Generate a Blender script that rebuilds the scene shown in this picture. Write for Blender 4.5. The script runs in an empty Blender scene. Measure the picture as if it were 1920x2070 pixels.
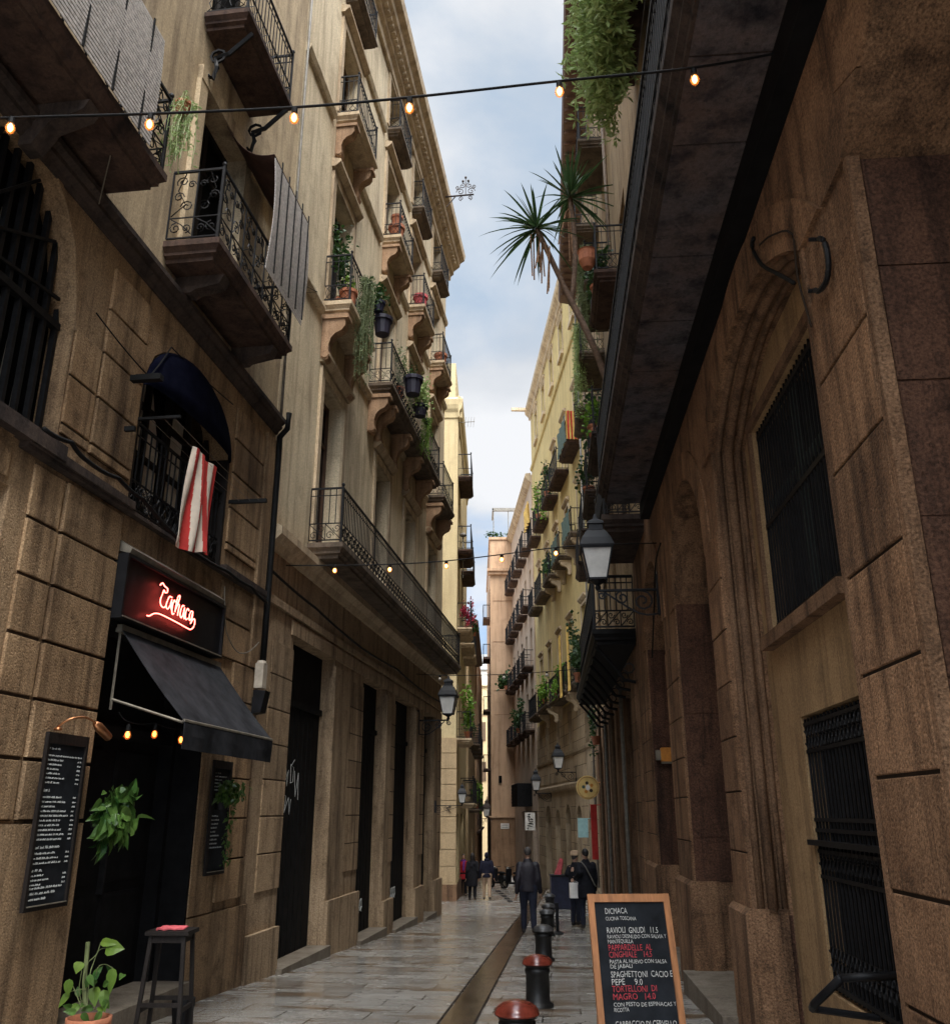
import bpy, math, random
from mathutils import Vector, Matrix
rnd = random.Random(11)
PI = math.pi
scene = bpy.context.scene
COL = scene.collection
SLOPE = -0.0445
def gz(y): return SLOPE*y

# ---------------------------------------------------------------- frames
class Frame:
    """street wall frame: s runs along the wall, o stands out from it, z is up"""
    def __init__(self, P, az, side):
        a = math.radians(az)
        self.P = P; self.t = (math.sin(a), math.cos(a))
        self.n = (math.cos(a)*side, -math.sin(a)*side); self.sg = side
        self.rot = -a if side > 0 else PI-a
    def w(self, s, o, z):
        return Vector((self.P[0]+s*self.t[0]+o*self.n[0], self.P[1]+s*self.t[1]+o*self.n[1], z))
FL = Frame((-2.58, 16.42), 7.5, 1)
FR = Frame((2.85, 13.2), 4.5, -1)
F3 = Frame((4.7, 34.6), -3.0, -1)
FC = Frame((-0.76, 36.7), 1.4, 1)
FW = Frame((0, 0), 0, 1)            # s = Y, o = X

class MB:
    def __init__(self, F, s=0, o=0, z=0):
        self.F = F; self.O = (s, o, z); self.V = []; self.P = []; self.MI = []; self.mi = 0
    def v(self, s, o, z):
        self.V.append((o-self.O[1], self.F.sg*(s-self.O[0]), z-self.O[2])); return len(self.V)-1
    def f(self, *ids):
        self.P.append(ids); self.MI.append(self.mi)
    def poly(self, pts):
        self.f(*[self.v(*p) for p in pts])
    def box(self, s0, s1, o0, o1, z0, z1):
        i = [self.v(s, o, z) for s in (s0, s1) for o in (o0, o1) for z in (z0, z1)]
        for q in ((0,1,3,2),(4,6,7,5),(0,4,5,1),(2,3,7,6),(0,2,6,4),(1,5,7,3)): self.f(*[i[k] for k in q])
    def block(self, s0, s1, z0, z1, o0, o1, b=.015):
        a = [self.v(s, o0, z) for s, z in ((s0,z0),(s1,z0),(s1,z1),(s0,z1))]
        m = [self.v(s, o1-b*.6, z) for s, z in ((s0,z0),(s1,z0),(s1,z1),(s0,z1))]
        c = [self.v(s, o1, z) for s, z in ((s0+b,z0+b),(s1-b,z0+b),(s1-b,z1-b),(s0+b,z1-b))]
        for A, B in ((a, m), (m, c)):
            for k in range(4): self.f(A[k], A[(k+1)%4], B[(k+1)%4], B[k])
        self.f(*c)
    def prism(self, prof, s0, s1):
        """profile of (o,z) extruded along s"""
        a = [self.v(s0, o, z) for o, z in prof]; b = [self.v(s1, o, z) for o, z in prof]; n = len(prof)
        for k in range(n): self.f(a[k], a[(k+1)%n], b[(k+1)%n], b[k])
        self.f(*a); self.f(*b[::-1])
    def prism_o(self, prof, o0, o1):
        """profile of (s,z) extruded along o"""
        a = [self.v(s, o0, z) for s, z in prof]; b = [self.v(s, o1, z) for s, z in prof]; n = len(prof)
        for k in range(n): self.f(a[k], a[(k+1)%n], b[(k+1)%n], b[k])
        self.f(*a); self.f(*b[::-1])
    def tube(self, pts, r, n=4, closed=False, cap=True):
        pts = [Vector(p) for p in pts]; N = len(pts); rings = []
        for i, p in enumerate(pts):
            if closed: t = pts[(i+1) % N]-pts[i-1]
            else: t = pts[min(i+1, N-1)]-pts[max(i-1, 0)]
            if t.length < 1e-9: t = Vector((0, 0, 1))
            t.normalize()
            u = t.cross(Vector((0, 0, 1)) if abs(t.z) < .9 else Vector((1, 0, 0))).normalized(); w = t.cross(u)
            rr = r[i] if isinstance(r, (list, tuple)) else r
            rings.append([self.v(*(p+u*(rr*math.cos(2*PI*(k+.5)/n))+w*(rr*math.sin(2*PI*(k+.5)/n)))) for k in range(n)])
        M = N if closed else N-1
        for i in range(M):
            A = rings[i]; B = rings[(i+1) % N]
            for k in range(n): self.f(A[k], A[(k+1)%n], B[(k+1)%n], B[k])
        if cap and not closed: self.f(*rings[0][::-1]); self.f(*rings[-1])
    def lathe(self, s, o, prof, n=16):
        """prof of (r,z) about a vertical axis"""
        rings = []
        for r, z in prof:
            rings.append([self.v(s+r*math.cos(2*PI*k/n), o+r*math.sin(2*PI*k/n), z) for k in range(n)])
        for A, B in zip(rings, rings[1:]):
            for k in range(n): self.f(A[k], A[(k+1)%n], B[(k+1)%n], B[k])
        self.f(*rings[0][::-1]); self.f(*rings[-1])
    def ball(self, s, o, z, rs, ro=None, rz=None, n=10, m=7):
        ro = ro or rs; rz = rz or rs; rings = []
        for j in range(1, m):
            th = PI*j/m
            rings.append([self.v(s+rs*math.sin(th)*math.cos(2*PI*k/n), o+ro*math.sin(th)*math.sin(2*PI*k/n), z-rz*math.cos(th)) for k in range(n)])
        b = self.v(s, o, z-rz); t = self.v(s, o, z+rz)
        for k in range(n):
            self.f(b, rings[0][(k+1)%n], rings[0][k]); self.f(t, rings[-1][k], rings[-1][(k+1)%n])
        for A, B in zip(rings, rings[1:]):
            for k in range(n): self.f(A[k], A[(k+1)%n], B[(k+1)%n], B[k])
    def mesh(self, name, mats, smooth=False):
        me = bpy.data.meshes.new(name); me.from_pydata(self.V, [], self.P)
        mats = mats if isinstance(mats, (list, tuple)) else [mats]
        for m in mats: me.materials.append(m)
        if len(mats) > 1: me.polygons.foreach_set('material_index', self.MI)
        if smooth: me.polygons.foreach_set('use_smooth', [True]*len(self.P))
        me.update(); return me

def tag(o, label=None, cat=None, group=None, kind=None):
    if label: o['label'] = label
    if cat: o['category'] = cat
    if group: o['group'] = group
    if kind: o['kind'] = kind
def single(name, mb, mats, label=None, cat=None, group=None, kind=None, smooth=False):
    o = bpy.data.objects.new(name, mb.mesh(name, mats, smooth)); COL.objects.link(o)
    o.location = mb.F.w(*mb.O); o.rotation_euler = (0, 0, mb.F.rot)
    tag(o, label, cat, group, kind); return o
class Thing:
    def __init__(self, name, label, cat, F, s, o, z, group=None, kind=None):
        self.F = F; self.O = (s, o, z); e = bpy.data.objects.new(name, None); COL.objects.link(e)
        e.location = F.w(s, o, z); e.rotation_euler = (0, 0, F.rot); e.empty_display_size = .2
        tag(e, label, cat, group, kind); self.root = e
    def mb(self): return MB(self.F, *self.O)
    def part(self, name, mb, mats, parent=None, smooth=False, label=None):
        o = bpy.data.objects.new(name, mb.mesh(name, mats, smooth)); COL.objects.link(o)
        o.parent = parent or self.root
        if label: o['label'] = label
        return o
    def shift(self, src, ds, dz=0, do=0, parent=None):
        """a copy of a part (with its sub-parts) moved along the wall"""
        c = src.copy(); COL.objects.link(c); c.parent = parent or self.root
        c.location = (do, self.F.sg*ds, dz)
        for ch in src.children:
            d = ch.copy(); COL.objects.link(d); d.parent = c
        return c
def copy_thing(root, loc, rotz=None, label=None, scale=None):
    r = root.copy(); COL.objects.link(r); r.location = loc
    if rotz is not None: r.rotation_euler = (0, 0, rotz)
    if label: r['label'] = label
    if scale: r.scale = scale
    for ch in root.children:
        c = ch.copy(); COL.objects.link(c); c.parent = r
        for g in ch.children:
            d = g.copy(); COL.objects.link(d); d.parent = c
    return r

# ---------------------------------------------------------------- materials
def nmat(name):
    m = bpy.data.materials.new(name); m.use_nodes = True; nt = m.node_tree; nt.nodes.clear()
    out = nt.nodes.new('ShaderNodeOutputMaterial'); b = nt.nodes.new('ShaderNodeBsdfPrincipled')
    nt.links.new(b.outputs[0], out.inputs[0]); return m, nt, b
def N(nt, t, **k):
    n = nt.nodes.new(t)
    for a, v in k.items():
        if a.startswith('i_'):
            n.inputs[a[2:].replace('_', ' ')].default_value = v
        else: setattr(n, a, v)
    return n
def ramp(nt, src, stops):
    r = nt.nodes.new('ShaderNodeValToRGB'); e = r.color_ramp.elements
    while len(e) < len(stops): e.new(.5)
    for x, (p, c) in zip(e, stops):
        x.position = p; x.color = (c, c, c, 1) if not isinstance(c, tuple) else (*c, 1)
    nt.links.new(src, r.inputs[0]); return r.outputs[0]
def mix(nt, a, b, f, mode='MIX'):
    m = nt.nodes.new('ShaderNodeMix'); m.data_type = 'RGBA'; m.blend_type = mode
    for sock, v in ((m.inputs['Factor'], f), (m.inputs['A'], a), (m.inputs['B'], b)):
        if hasattr(v, 'links') or hasattr(v, 'is_output'): nt.links.new(v, sock)
        elif isinstance(v, tuple): sock.default_value = (*v, 1)
        else: sock.default_value = v
    return m.outputs['Result']
def rough_surface(name, base, var, stain, vs=.8, streak=.5, grain=45, bump=.4, rough=.9, pit=0, spec=.25, island=0., gc=.5):
    """masonry or plaster: broad colour change, runs of dirt, grain and small pits"""
    m, nt, b = nmat(name); L = nt.links.new
    geo = N(nt, 'ShaderNodeNewGeometry'); pos = geo.outputs['Position']
    n1 = N(nt, 'ShaderNodeTexNoise', i_Scale=vs, i_Detail=7, i_Roughness=.62); L(pos, n1.inputs['Vector'])
    c = mix(nt, base, var, ramp(nt, n1.outputs[0], [(.35, 0.), (.65, 1.)]))
    mp = N(nt, 'ShaderNodeMapping'); mp.inputs['Scale'].default_value = (3.2, 3.2, .33); L(pos, mp.inputs[0])
    n2 = N(nt, 'ShaderNodeTexNoise', i_Scale=1.3, i_Detail=6, i_Roughness=.6); L(mp.outputs[0], n2.inputs['Vector'])
    c = mix(nt, c, stain, ramp(nt, n2.outputs[0], [(.47, 0.), (.72, streak)]))
    n4 = N(nt, 'ShaderNodeTexNoise', i_Scale=vs*4.5, i_Detail=5, i_Roughness=.7); L(pos, n4.inputs['Vector'])
    c = mix(nt, c, stain, ramp(nt, n4.outputs[0], [(.53, 0.), (.78, streak*.8)]))
    mq = N(nt, 'ShaderNodeMapping'); mq.inputs['Scale'].default_value = (11, 11, .55); L(pos, mq.inputs[0])      # narrow runs of soot
    n5 = N(nt, 'ShaderNodeTexNoise', i_Scale=1., i_Detail=5, i_Roughness=.65); L(mq.outputs[0], n5.inputs['Vector'])
    c = mix(nt, c, stain, ramp(nt, n5.outputs[0], [(.56, 0.), (.74, streak*.75)]))
    n3 = N(nt, 'ShaderNodeTexNoise', i_Scale=grain, i_Detail=4, i_Roughness=.7); L(pos, n3.inputs['Vector'])
    g = ramp(nt, n3.outputs[0], [(.32, 1-.5*gc), (.68, 1+.33*gc)])
    c = mix(nt, c, g, 1., 'MULTIPLY')
    if island: c = mix(nt, c, ramp(nt, geo.outputs['Random Per Island'], [(0., (1-island,)*3), (.5, (1., .97, .93)), (1., (1+island, 1+island*.95, 1+island*.85))]), 1., 'MULTIPLY')
    L(c, b.inputs['Base Color'])
    b.inputs['Roughness'].default_value = rough; b.inputs['Specular IOR Level'].default_value = spec
    h = mix(nt, n3.outputs[0], n4.outputs[0], .5)
    if pit:
        vo = N(nt, 'ShaderNodeTexVoronoi', i_Scale=pit); L(pos, vo.inputs['Vector'])
        h = mix(nt, h, ramp(nt, vo.outputs[0], [(.0, 0.), (.45, 1.)]), .55, 'MULTIPLY')
    bp = N(nt, 'ShaderNodeBump', i_Strength=bump, i_Distance=.02); L(h, bp.inputs['Height']); L(bp.outputs[0], b.inputs['Normal'])
    return m
def plain(name, col, rough=.6, metal=0., var=.25, scale=8, bump=.1, spec=.4, col2=None, stretch=(1,1,1)):
    m, nt, b = nmat(name); L = nt.links.new
    tc = N(nt, 'ShaderNodeTexCoord').outputs['Object']
    mp = N(nt, 'ShaderNodeMapping'); mp.inputs['Scale'].default_value = stretch; L(tc, mp.inputs[0])
    n = N(nt, 'ShaderNodeTexNoise', i_Scale=scale, i_Detail=5, i_Roughness=.65); L(mp.outputs[0], n.inputs['Vector'])
    c2 = col2 or tuple(min(1, x*(1+var*1.4)+.004) for x in col); c1 = tuple(x*(1-var) for x in col)
    L(mix(nt, c1, c2, ramp(nt, n.outputs[0], [(.3, 0.), (.7, 1.)])), b.inputs['Base Color'])
    b.inputs['Roughness'].default_value = rough; b.inputs['Metallic'].default_value = metal
    b.inputs['Specular IOR Level'].default_value = spec
    if bump:
        bp = N(nt, 'ShaderNodeBump', i_Strength=bump, i_Distance=.01); L(n.outputs[0], bp.inputs['Height']); L(bp.outputs[0], b.inputs['Normal'])
    return m
def emitter(name, col, power):
    m, nt, b = nmat(name)
    b.inputs['Base Color'].default_value = (*col, 1); b.inputs['Emission Color'].default_value = (*col, 1)
    b.inputs['Emission Strength'].default_value = power; return m
def leafy(name, c1, c2, rough=.5):
    m, nt, b = nmat(name); L = nt.links.new
    g = N(nt, 'ShaderNodeNewGeometry')
    n = N(nt, 'ShaderNodeTexNoise', i_Scale=6., i_Detail=4); L(g.outputs['Position'], n.inputs['Vector'])
    f = mix(nt, ramp(nt, n.outputs[0], [(.35, 0.), (.65, 1.)]), ramp(nt, g.outputs['Random Per Island'], [(0., 0.), (1., 1.)]), .5)
    L(mix(nt, c1, c2, f), b.inputs['Base Color']); b.inputs['Roughness'].default_value = rough
    b.inputs['Specular IOR Level'].default_value = .35
    tr = N(nt, 'ShaderNodeBsdfTranslucent'); L(mix(nt, c1, c2, f), tr.inputs[0])
    ms = N(nt, 'ShaderNodeMixShader'); ms.inputs[0].default_value = .3
    out = [x for x in nt.nodes if x.type == 'OUTPUT_MATERIAL'][0]
    L(b.outputs[0], ms.inputs[1]); L(tr.outputs[0], ms.inputs[2]); L(ms.outputs[0], out.inputs[0]); return m

M = {}
M['ochre_stone'] = rough_surface('ochre_stone', (.43,.29,.165), (.285,.18,.097), (.055,.032,.018), .9, .95, 62, .9, pit=34, gc=1.)
M['ochre_stone_cut'] = rough_surface('ochre_stone_cut', (.43,.29,.165), (.285,.18,.097), (.055,.032,.018), .9, .95, 62, .9, pit=34, gc=1., island=.22)
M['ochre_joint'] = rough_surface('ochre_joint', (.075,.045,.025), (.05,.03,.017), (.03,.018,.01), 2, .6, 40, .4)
M['a_plaster'] = rough_surface('a_plaster', (.56,.44,.285), (.46,.35,.215), (.17,.12,.075), .55, .85, 40, .25, gc=.6)
M['b_stone'] = rough_surface('b_stone', (.45,.322,.20), (.32,.222,.132), (.075,.047,.027), .9, .9, 58, .8, pit=26, gc=1.)
M['b_stone_cut'] = rough_surface('b_stone_cut', (.45,.322,.20), (.32,.222,.132), (.075,.047,.027), .9, .9, 58, .8, pit=26, gc=1., island=.22)
M['b_plaster'] = rough_surface('b_plaster', (.72,.605,.42), (.63,.515,.345), (.30,.225,.145), .5, .8, 40, .2, gc=.6)
M['b_trim'] = rough_surface('b_trim', (.60,.475,.32), (.50,.38,.245), (.20,.14,.088), 1.1, .75, 50, .3, gc=.6)
M['terracotta_trim'] = rough_surface('terracotta_trim', (.43,.275,.165), (.33,.20,.115), (.12,.072,.042), 1.8, .8, 50, .3, gc=.7)
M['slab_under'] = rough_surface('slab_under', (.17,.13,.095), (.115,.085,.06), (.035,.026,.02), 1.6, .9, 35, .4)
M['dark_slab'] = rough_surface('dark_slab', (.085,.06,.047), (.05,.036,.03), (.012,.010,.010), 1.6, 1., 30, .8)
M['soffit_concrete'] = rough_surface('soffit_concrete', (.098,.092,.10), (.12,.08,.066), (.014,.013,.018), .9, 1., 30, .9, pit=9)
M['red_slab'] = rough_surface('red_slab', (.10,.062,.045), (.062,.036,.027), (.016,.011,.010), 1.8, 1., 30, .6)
M['r_stone'] = rough_surface('r_stone', (.34,.195,.108), (.205,.11,.058), (.032,.017,.010), 1.0, 1., 56, 1., pit=38, gc=1.2)
M['r_stone_cut'] = rough_surface('r_stone_cut', (.34,.195,.108), (.205,.11,.058), (.032,.017,.010), 1.0, 1., 56, 1., pit=38, gc=1.2, island=.22)
M['r_smooth'] = rough_surface('r_smooth', (.275,.162,.093), (.175,.098,.055), (.038,.021,.013), .9, 1., 55, .8, gc=1.)
M['r_smooth_cut'] = rough_surface('r_smooth_cut', (.275,.162,.093), (.175,.098,.055), (.038,.021,.013), .9, 1., 55, .8, gc=1., island=.22)
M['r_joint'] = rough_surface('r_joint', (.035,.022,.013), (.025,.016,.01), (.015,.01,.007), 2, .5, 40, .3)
M['r_plaster'] = rough_surface('r_plaster', (.45,.295,.150), (.37,.235,.118), (.12,.072,.038), .7, .75, 55, .4, gc=.7)
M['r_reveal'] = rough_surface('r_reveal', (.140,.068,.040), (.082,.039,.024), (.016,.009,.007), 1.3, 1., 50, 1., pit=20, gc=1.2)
M['r_upper'] = rough_surface('r_upper', (.40,.29,.165), (.30,.21,.12), (.14,.09,.05), .6, .75, 30, .3)
M['yellow_plaster'] = rough_surface('yellow_plaster', (.63,.485,.215), (.54,.405,.175), (.31,.22,.10), .45, .7, 34, .15)
M['yellow_stone'] = rough_surface('yellow_stone', (.44,.335,.215), (.34,.25,.155), (.13,.088,.055), .9, .8, 40, .35)
M['yellow_stone_cut'] = rough_surface('yellow_stone_cut', (.44,.335,.215), (.34,.25,.155), (.13,.088,.055), .9, .8, 40, .35, island=.2)
M['pink_plaster'] = rough_surface('pink_plaster', (.55,.43,.32), (.48,.36,.265), (.26,.18,.125), .45, .7, 34, .15)
M['salmon_plaster'] = rough_surface('salmon_plaster', (.52,.345,.215), (.46,.295,.18), (.27,.165,.10), .4, .8, 34, .15)
M['salmon_base'] = rough_surface('salmon_base', (.33,.20,.115), (.25,.15,.085), (.12,.07,.04), .7, .8, 34, .25)
M['pale_yellow'] = rough_surface('pale_yellow', (.58,.47,.27), (.51,.40,.22), (.34,.25,.14), .4, .6, 34, .12)
M['pale_ashlar'] = rough_surface('pale_ashlar', (.50,.37,.22), (.44,.32,.185), (.27,.19,.11), .5, .5, 30, .15)
M['cream_far'] = rough_surface('cream_far', (.78,.62,.36), (.72,.56,.32), (.55,.42,.24), .3, .3, 30, .1)
M['white_wall'] = rough_surface('white_wall', (.80,.78,.72), (.75,.72,.66), (.6,.57,.5), .5, .3, 30, .1)
M['grey_roof'] = plain('grey_roof', (.22,.22,.21), .9, var=.2, scale=3)
M['iron'] = plain('iron', (.006,.0058,.0065), .6, .1, .5, 14, .1, spec=.25)
M['rust_iron'] = plain('rust_iron', (.035,.022,.017), .7, .2, .5, 10, .1)
M['dark_wood'] = plain('dark_wood', (.009,.006,.0045), .65, 0, .5, 6, .2, spec=.25, stretch=(6,6,.6))
M['black_door'] = plain('black_door', (.0035,.0033,.0036), .75, 0, .5, 5, .1, spec=.15)
M['brown_wood'] = plain('brown_wood', (.085,.042,.022), .6, 0, .4, 6, .2, stretch=(6,6,.6))
M['glass'] = plain('glass', (.006,.007,.008), .06, 0, .2, 2, 0, spec=.6)
M['dark_fill'] = plain('dark_fill', (.003,.003,.003), .9, 0, .3, 4, 0, spec=.05)
M['shutter_green'] = plain('shutter_green', (.055,.085,.07), .65, 0, .3, 9, .1)
M['shutter_brown'] = plain('shutter_brown', (.13,.085,.05), .65, 0, .3, 9, .1)
M['shutter_grey'] = plain('shutter_grey', (.17,.155,.13), .65, 0, .3, 9, .1)
M['painted_reflection'] = plain('painted_reflection', (.62,.56,.46), .85, 0, .25, 5, .05)  # pale colour standing in for reflections on window glass
M['black_paint'] = plain('black_paint', (.0045,.0045,.0055), .5, 0, .4, 9, .04, spec=.25)
M['awning_cloth'] = plain('awning_cloth', (.022,.0225,.025), .95, 0, .45, 3, .12, spec=.1)
M['navy_cloth'] = plain('navy_cloth', (.0022,.003,.011), .95, 0, .3, 5, .05, spec=.03)
M['steel_strip'] = plain('steel_strip', (.20,.175,.135), .55, .4, .3, 8, .05)
M['rubber'] = plain('rubber', (.004,.004,.004), .7, 0, .2, 9, 0, spec=.2)
M['white_box'] = plain('white_box', (.42,.36,.28), .6, 0, .2, 9, .05)
M['terracotta'] = plain('terracotta', (.36,.13,.065), .8, 0, .3, 9, .1)
M['soil'] = plain('soil', (.02,.013,.008), .95, 0, .3, 30, .3)
M['copper'] = plain('copper', (.45,.20,.09), .35, .9, .25, 12, .05)
M['red_brown_cap'] = plain('red_brown_cap', (.115,.020,.011), .2, 0, .45, 9, .05, spec=.55)
M['bollard_iron'] = plain('bollard_iron', (.0075,.007,.0065), .45, .1, .5, 14, .2, spec=.4)
M['bollard_grey'] = plain('bollard_grey', (.045,.043,.042), .35, .2, .5, 14, .1)
M['frame_wood'] = plain('frame_wood', (.33,.135,.048), .55, 0, .35, 5, .1, stretch=(5,5,.6))
M['chalkboard'] = plain('chalkboard', (.0075,.009,.0115), .8, 0, .6, 4, .03, spec=.2)
M['chalk'] = plain('chalk', (.42,.41,.38), .9, 0, .35, 60, 0)
M['chalk_red'] = plain('chalk_red', (.36,.035,.045), .9, 0, .35, 60, 0)
M['chalk_dim'] = plain('chalk_dim', (.30,.305,.285), .9, 0, .3, 60, 0)
M['reed'] = plain('reed', (.50,.46,.43), .85, 0, .3, 20, .2)
M['brown_cloth'] = plain('brown_cloth', (.055,.024,.016), .85, 0, .3, 6, .05)
M['white_cloth'] = plain('white_cloth', (.62,.52,.42), .9, 0, .12, 5, .05)
M['red_cloth'] = plain('red_cloth', (.42,.028,.022), .9, 0, .2, 5, .05)
M['yellow_cloth'] = plain('yellow_cloth', (.50,.32,.085), .9, 0, .25, 5, .05)
M['pink_cloth'] = plain('pink_cloth', (.50,.09,.10), .85, 0, .3, 12, .1)
M['lamp_glass'] = plain('lamp_glass', (.62,.60,.55), .35, 0, .12, 5, 0)
M['blue_plastic'] = plain('blue_plastic', (.010,.012,.030), .5, 0, .3, 5, 0)
M['purple_pot'] = plain('purple_pot', (.012,.010,.022), .6, 0, .3, 5, 0)
M['orange_box'] = plain('orange_box', (.50,.19,.02), .5, 0, .2, 9, 0)
M['sign_yellow'] = plain('sign_yellow', (.66,.46,.16), .55, 0, .12, 6, 0)
M['sign_white'] = plain('sign_white', (.70,.66,.60), .6, 0, .1, 6, 0)
M['sign_teal'] = plain('sign_teal', (.30,.48,.47), .6, 0, .15, 6, 0)
M['bark'] = plain('bark', (.12,.075,.05), .9, 0, .45, 12, .5)
M['dead_leaf'] = plain('dead_leaf', (.22,.12,.065), .9, 0, .4, 12, .1)
M['fern'] = leafy('fern', (.18,.28,.075), (.42,.50,.21))
M['trail'] = leafy('trail', (.09,.125,.05), (.24,.28,.13))
M['leaf_bright'] = leafy('leaf_bright', (.06,.15,.012), (.20,.34,.04))
M['leaf_dark'] = leafy('leaf_dark', (.012,.035,.010), (.05,.105,.024))
M['leaf_pothos'] = leafy('leaf_pothos', (.012,.055,.010), (.13,.23,.05), .35)
M['leaf_big'] = leafy('leaf_big', (.06,.13,.012), (.17,.25,.04), .4)
M['yucca'] = leafy('yucca', (.018,.045,.016), (.055,.105,.035), .4)
M['flower_red'] = leafy('flower_red', (.30,.012,.03), (.42,.05,.10))
M['stem'] = plain('stem', (.11,.13,.05), .8)
M['bulb_glow'] = emitter('bulb_glow', (1., .50, .17), 5.)
M['bulb_amber'] = emitter('bulb_amber', (1., .30, .06), 3.5)
m_, nt_, b_ = nmat('bulb_glass'); b_.inputs['Base Color'].default_value = (.8,.5,.25,1); b_.inputs['Roughness'].default_value = .08
tr_ = nt_.nodes.new('ShaderNodeBsdfTransparent'); tr_.inputs[0].default_value = (.95,.78,.58,1); ms_ = nt_.nodes.new('ShaderNodeMixShader'); ms_.inputs[0].default_value = .22
nt_.links.new(tr_.outputs[0], ms_.inputs[1]); nt_.links.new(b_.outputs[0], ms_.inputs[2]); nt_.links.new(ms_.outputs[0], [x for x in nt_.nodes if x.type == 'OUTPUT_MATERIAL'][0].inputs[0]); M['bulb_glass'] = m_
M['frosted'] = plain('frosted', (.55,.5,.42), .3, 0, .1, 5, 0)
M['neon'] = emitter('neon', (1., .10, .075), 4.2)

# ---------------------------------------------------------------- building pieces
def arch_pts(a, b, spring, rise, n=14):
    hw = (b-a)/2; m = (a+b)/2; out = []
    for i in range(n+1):
        x = -hw+2*hw*i/n
        if rise < .6*hw:
            r = (hw*hw+rise*rise)/(2*rise); z = spring+math.sqrt(max(r*r-x*x, 0))-(r-rise)
        else:
            z = spring+rise*math.sqrt(max(1-(x/hw)**2, 0))
        out.append((m+x, z))
    return out
def wall(mb, s0, s1, z0, z1, ops=(), o=0, depth=7., rd=.3, sealed=True):
    """front with openings (a, b, bottom, spring[, rise[, reveal]]), their reveals, and the block's sides, back and roof"""
    ops = [tuple(q)+(0, rd)[len(q)-4:] if len(q) < 6 else tuple(q) for q in ops]
    xs = sorted({s0, s1, *[q[0] for q in ops], *[q[1] for q in ops]})
    zs = sorted({z0, z1, *[q[2] for q in ops], *[q[3]+q[4] for q in ops]})
    xs = [x for x in xs if s0-1e-6 <= x <= s1+1e-6]; zs = [z for z in zs if z0-1e-6 <= z <= z1+1e-6]
    for a, b in zip(xs, xs[1:]):
        for c, d in zip(zs, zs[1:]):
            x = (a+b)/2; z = (c+d)/2
            if any(q[0] < x < q[1] and q[2] < z < q[3]+q[4] for q in ops): continue
            mb.poly([(a,o,c),(b,o,c),(b,o,d),(a,o,d)])
    for a, b, c, d, rise, r in ops:
        mb.poly([(a,o,c),(a,o-r,c),(a,o-r,d),(a,o,d)]); mb.poly([(b,o,c),(b,o-r,c),(b,o-r,d),(b,o,d)])
        mb.poly([(a,o,c),(b,o,c),(b,o-r,c),(a,o-r,c)])
        if rise:
            pts = arch_pts(a, b, d, rise)
            for (x0, y0), (x1, y1) in zip(pts, pts[1:]):
                mb.poly([(x0,o,y0),(x1,o,y1),(x1,o,d+rise),(x0,o,d+rise)])
                mb.poly([(x0,o,y0),(x1,o,y1),(x1,o-r,y1),(x0,o-r,y0)])
        else: mb.poly([(a,o,d),(b,o,d),(b,o-r,d),(a,o-r,d)])
    if sealed:
        B = o-depth
        mb.poly([(s0,o,z0),(s0,B,z0),(s0,B,z1),(s0,o,z1)]); mb.poly([(s1,o,z0),(s1,B,z0),(s1,B,z1),(s1,o,z1)])
        mb.poly([(s0,B,z0),(s1,B,z0),(s1,B,z1),(s0,B,z1)]); mb.poly([(s0,o,z1),(s1,o,z1),(s1,B,z1),(s0,B,z1)])
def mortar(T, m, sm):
    """the recessed dark mortar bed behind the coursed stones laid so far"""
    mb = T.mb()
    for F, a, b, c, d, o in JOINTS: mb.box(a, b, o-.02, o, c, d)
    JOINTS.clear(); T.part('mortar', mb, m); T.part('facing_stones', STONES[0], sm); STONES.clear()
def voussoirs(mb, a, b, spring, rise, w, o0, o1, n=13, gap=.012):
    """arch ring of separate wedge stones"""
    mb = stone_mb(mb)
    i = arch_pts(a, b, spring, rise, n*3); e = arch_pts(a-w, b+w, spring, rise+w, n*3)
    for k in range(n):
        I, E = i[k*3:k*3+4], e[k*3:k*3+4]
        mid = ((I[0][0]+I[3][0])/2, (I[0][1]+I[3][1])/2)
        sh = lambda P: [(x+(mid[0]-x)*gap/.25*.4, z+(mid[1]-z)*gap/.25*.4) for x, z in P]
        P = sh(I)+sh(E)[::-1]; A = [mb.v(x, o1, z) for x, z in P]; B = [mb.v(x, o0, z) for x, z in P]
        for q in range(len(P)): mb.f(A[q], A[(q+1)%len(P)], B[(q+1)%len(P)], B[q])
        for q in range(3): mb.f(A[q], A[q+1], A[6-q], A[7-q])
def arch_band(mb, a, b, spring, rise, w, o0, o1, n=16):
    """raised archivolt of width w round an arched opening"""
    i = arch_pts(a, b, spring, rise, n); e = arch_pts(a-w, b+w, spring, rise+w, n)
    for k in range(n):
        P = [i[k], i[k+1], e[k+1], e[k]]
        A = [mb.v(x, o1, z) for x, z in P]; B = [mb.v(x, o0, z) for x, z in P]
        mb.f(*A); mb.f(A[0], A[1], B[1], B[0]); mb.f(A[2], A[3], B[3], B[2])
JOINTS = []; STONES = []
def stone_mb(mb):
    if not STONES: STONES.append(MB(mb.F, *mb.O))
    return STONES[0]
def courses(mb, s0, s1, zs, o0, o1, gap=.035, b=.014, jit=.0):
    b = min(b, .006); o1 = o0+(o1-o0)*.6; gap *= .72; JOINTS.append((mb.F, s0+.004, s1-.004, zs[0]+.006, zs[-1]-.006, o0+.006))
    mb = stone_mb(mb)
    for c, d in zip(zs, zs[1:]):
        mb.block(s0, s1, c+gap/2, d-gap/2, o0, o1+rnd.uniform(-jit, jit), b)
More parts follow.
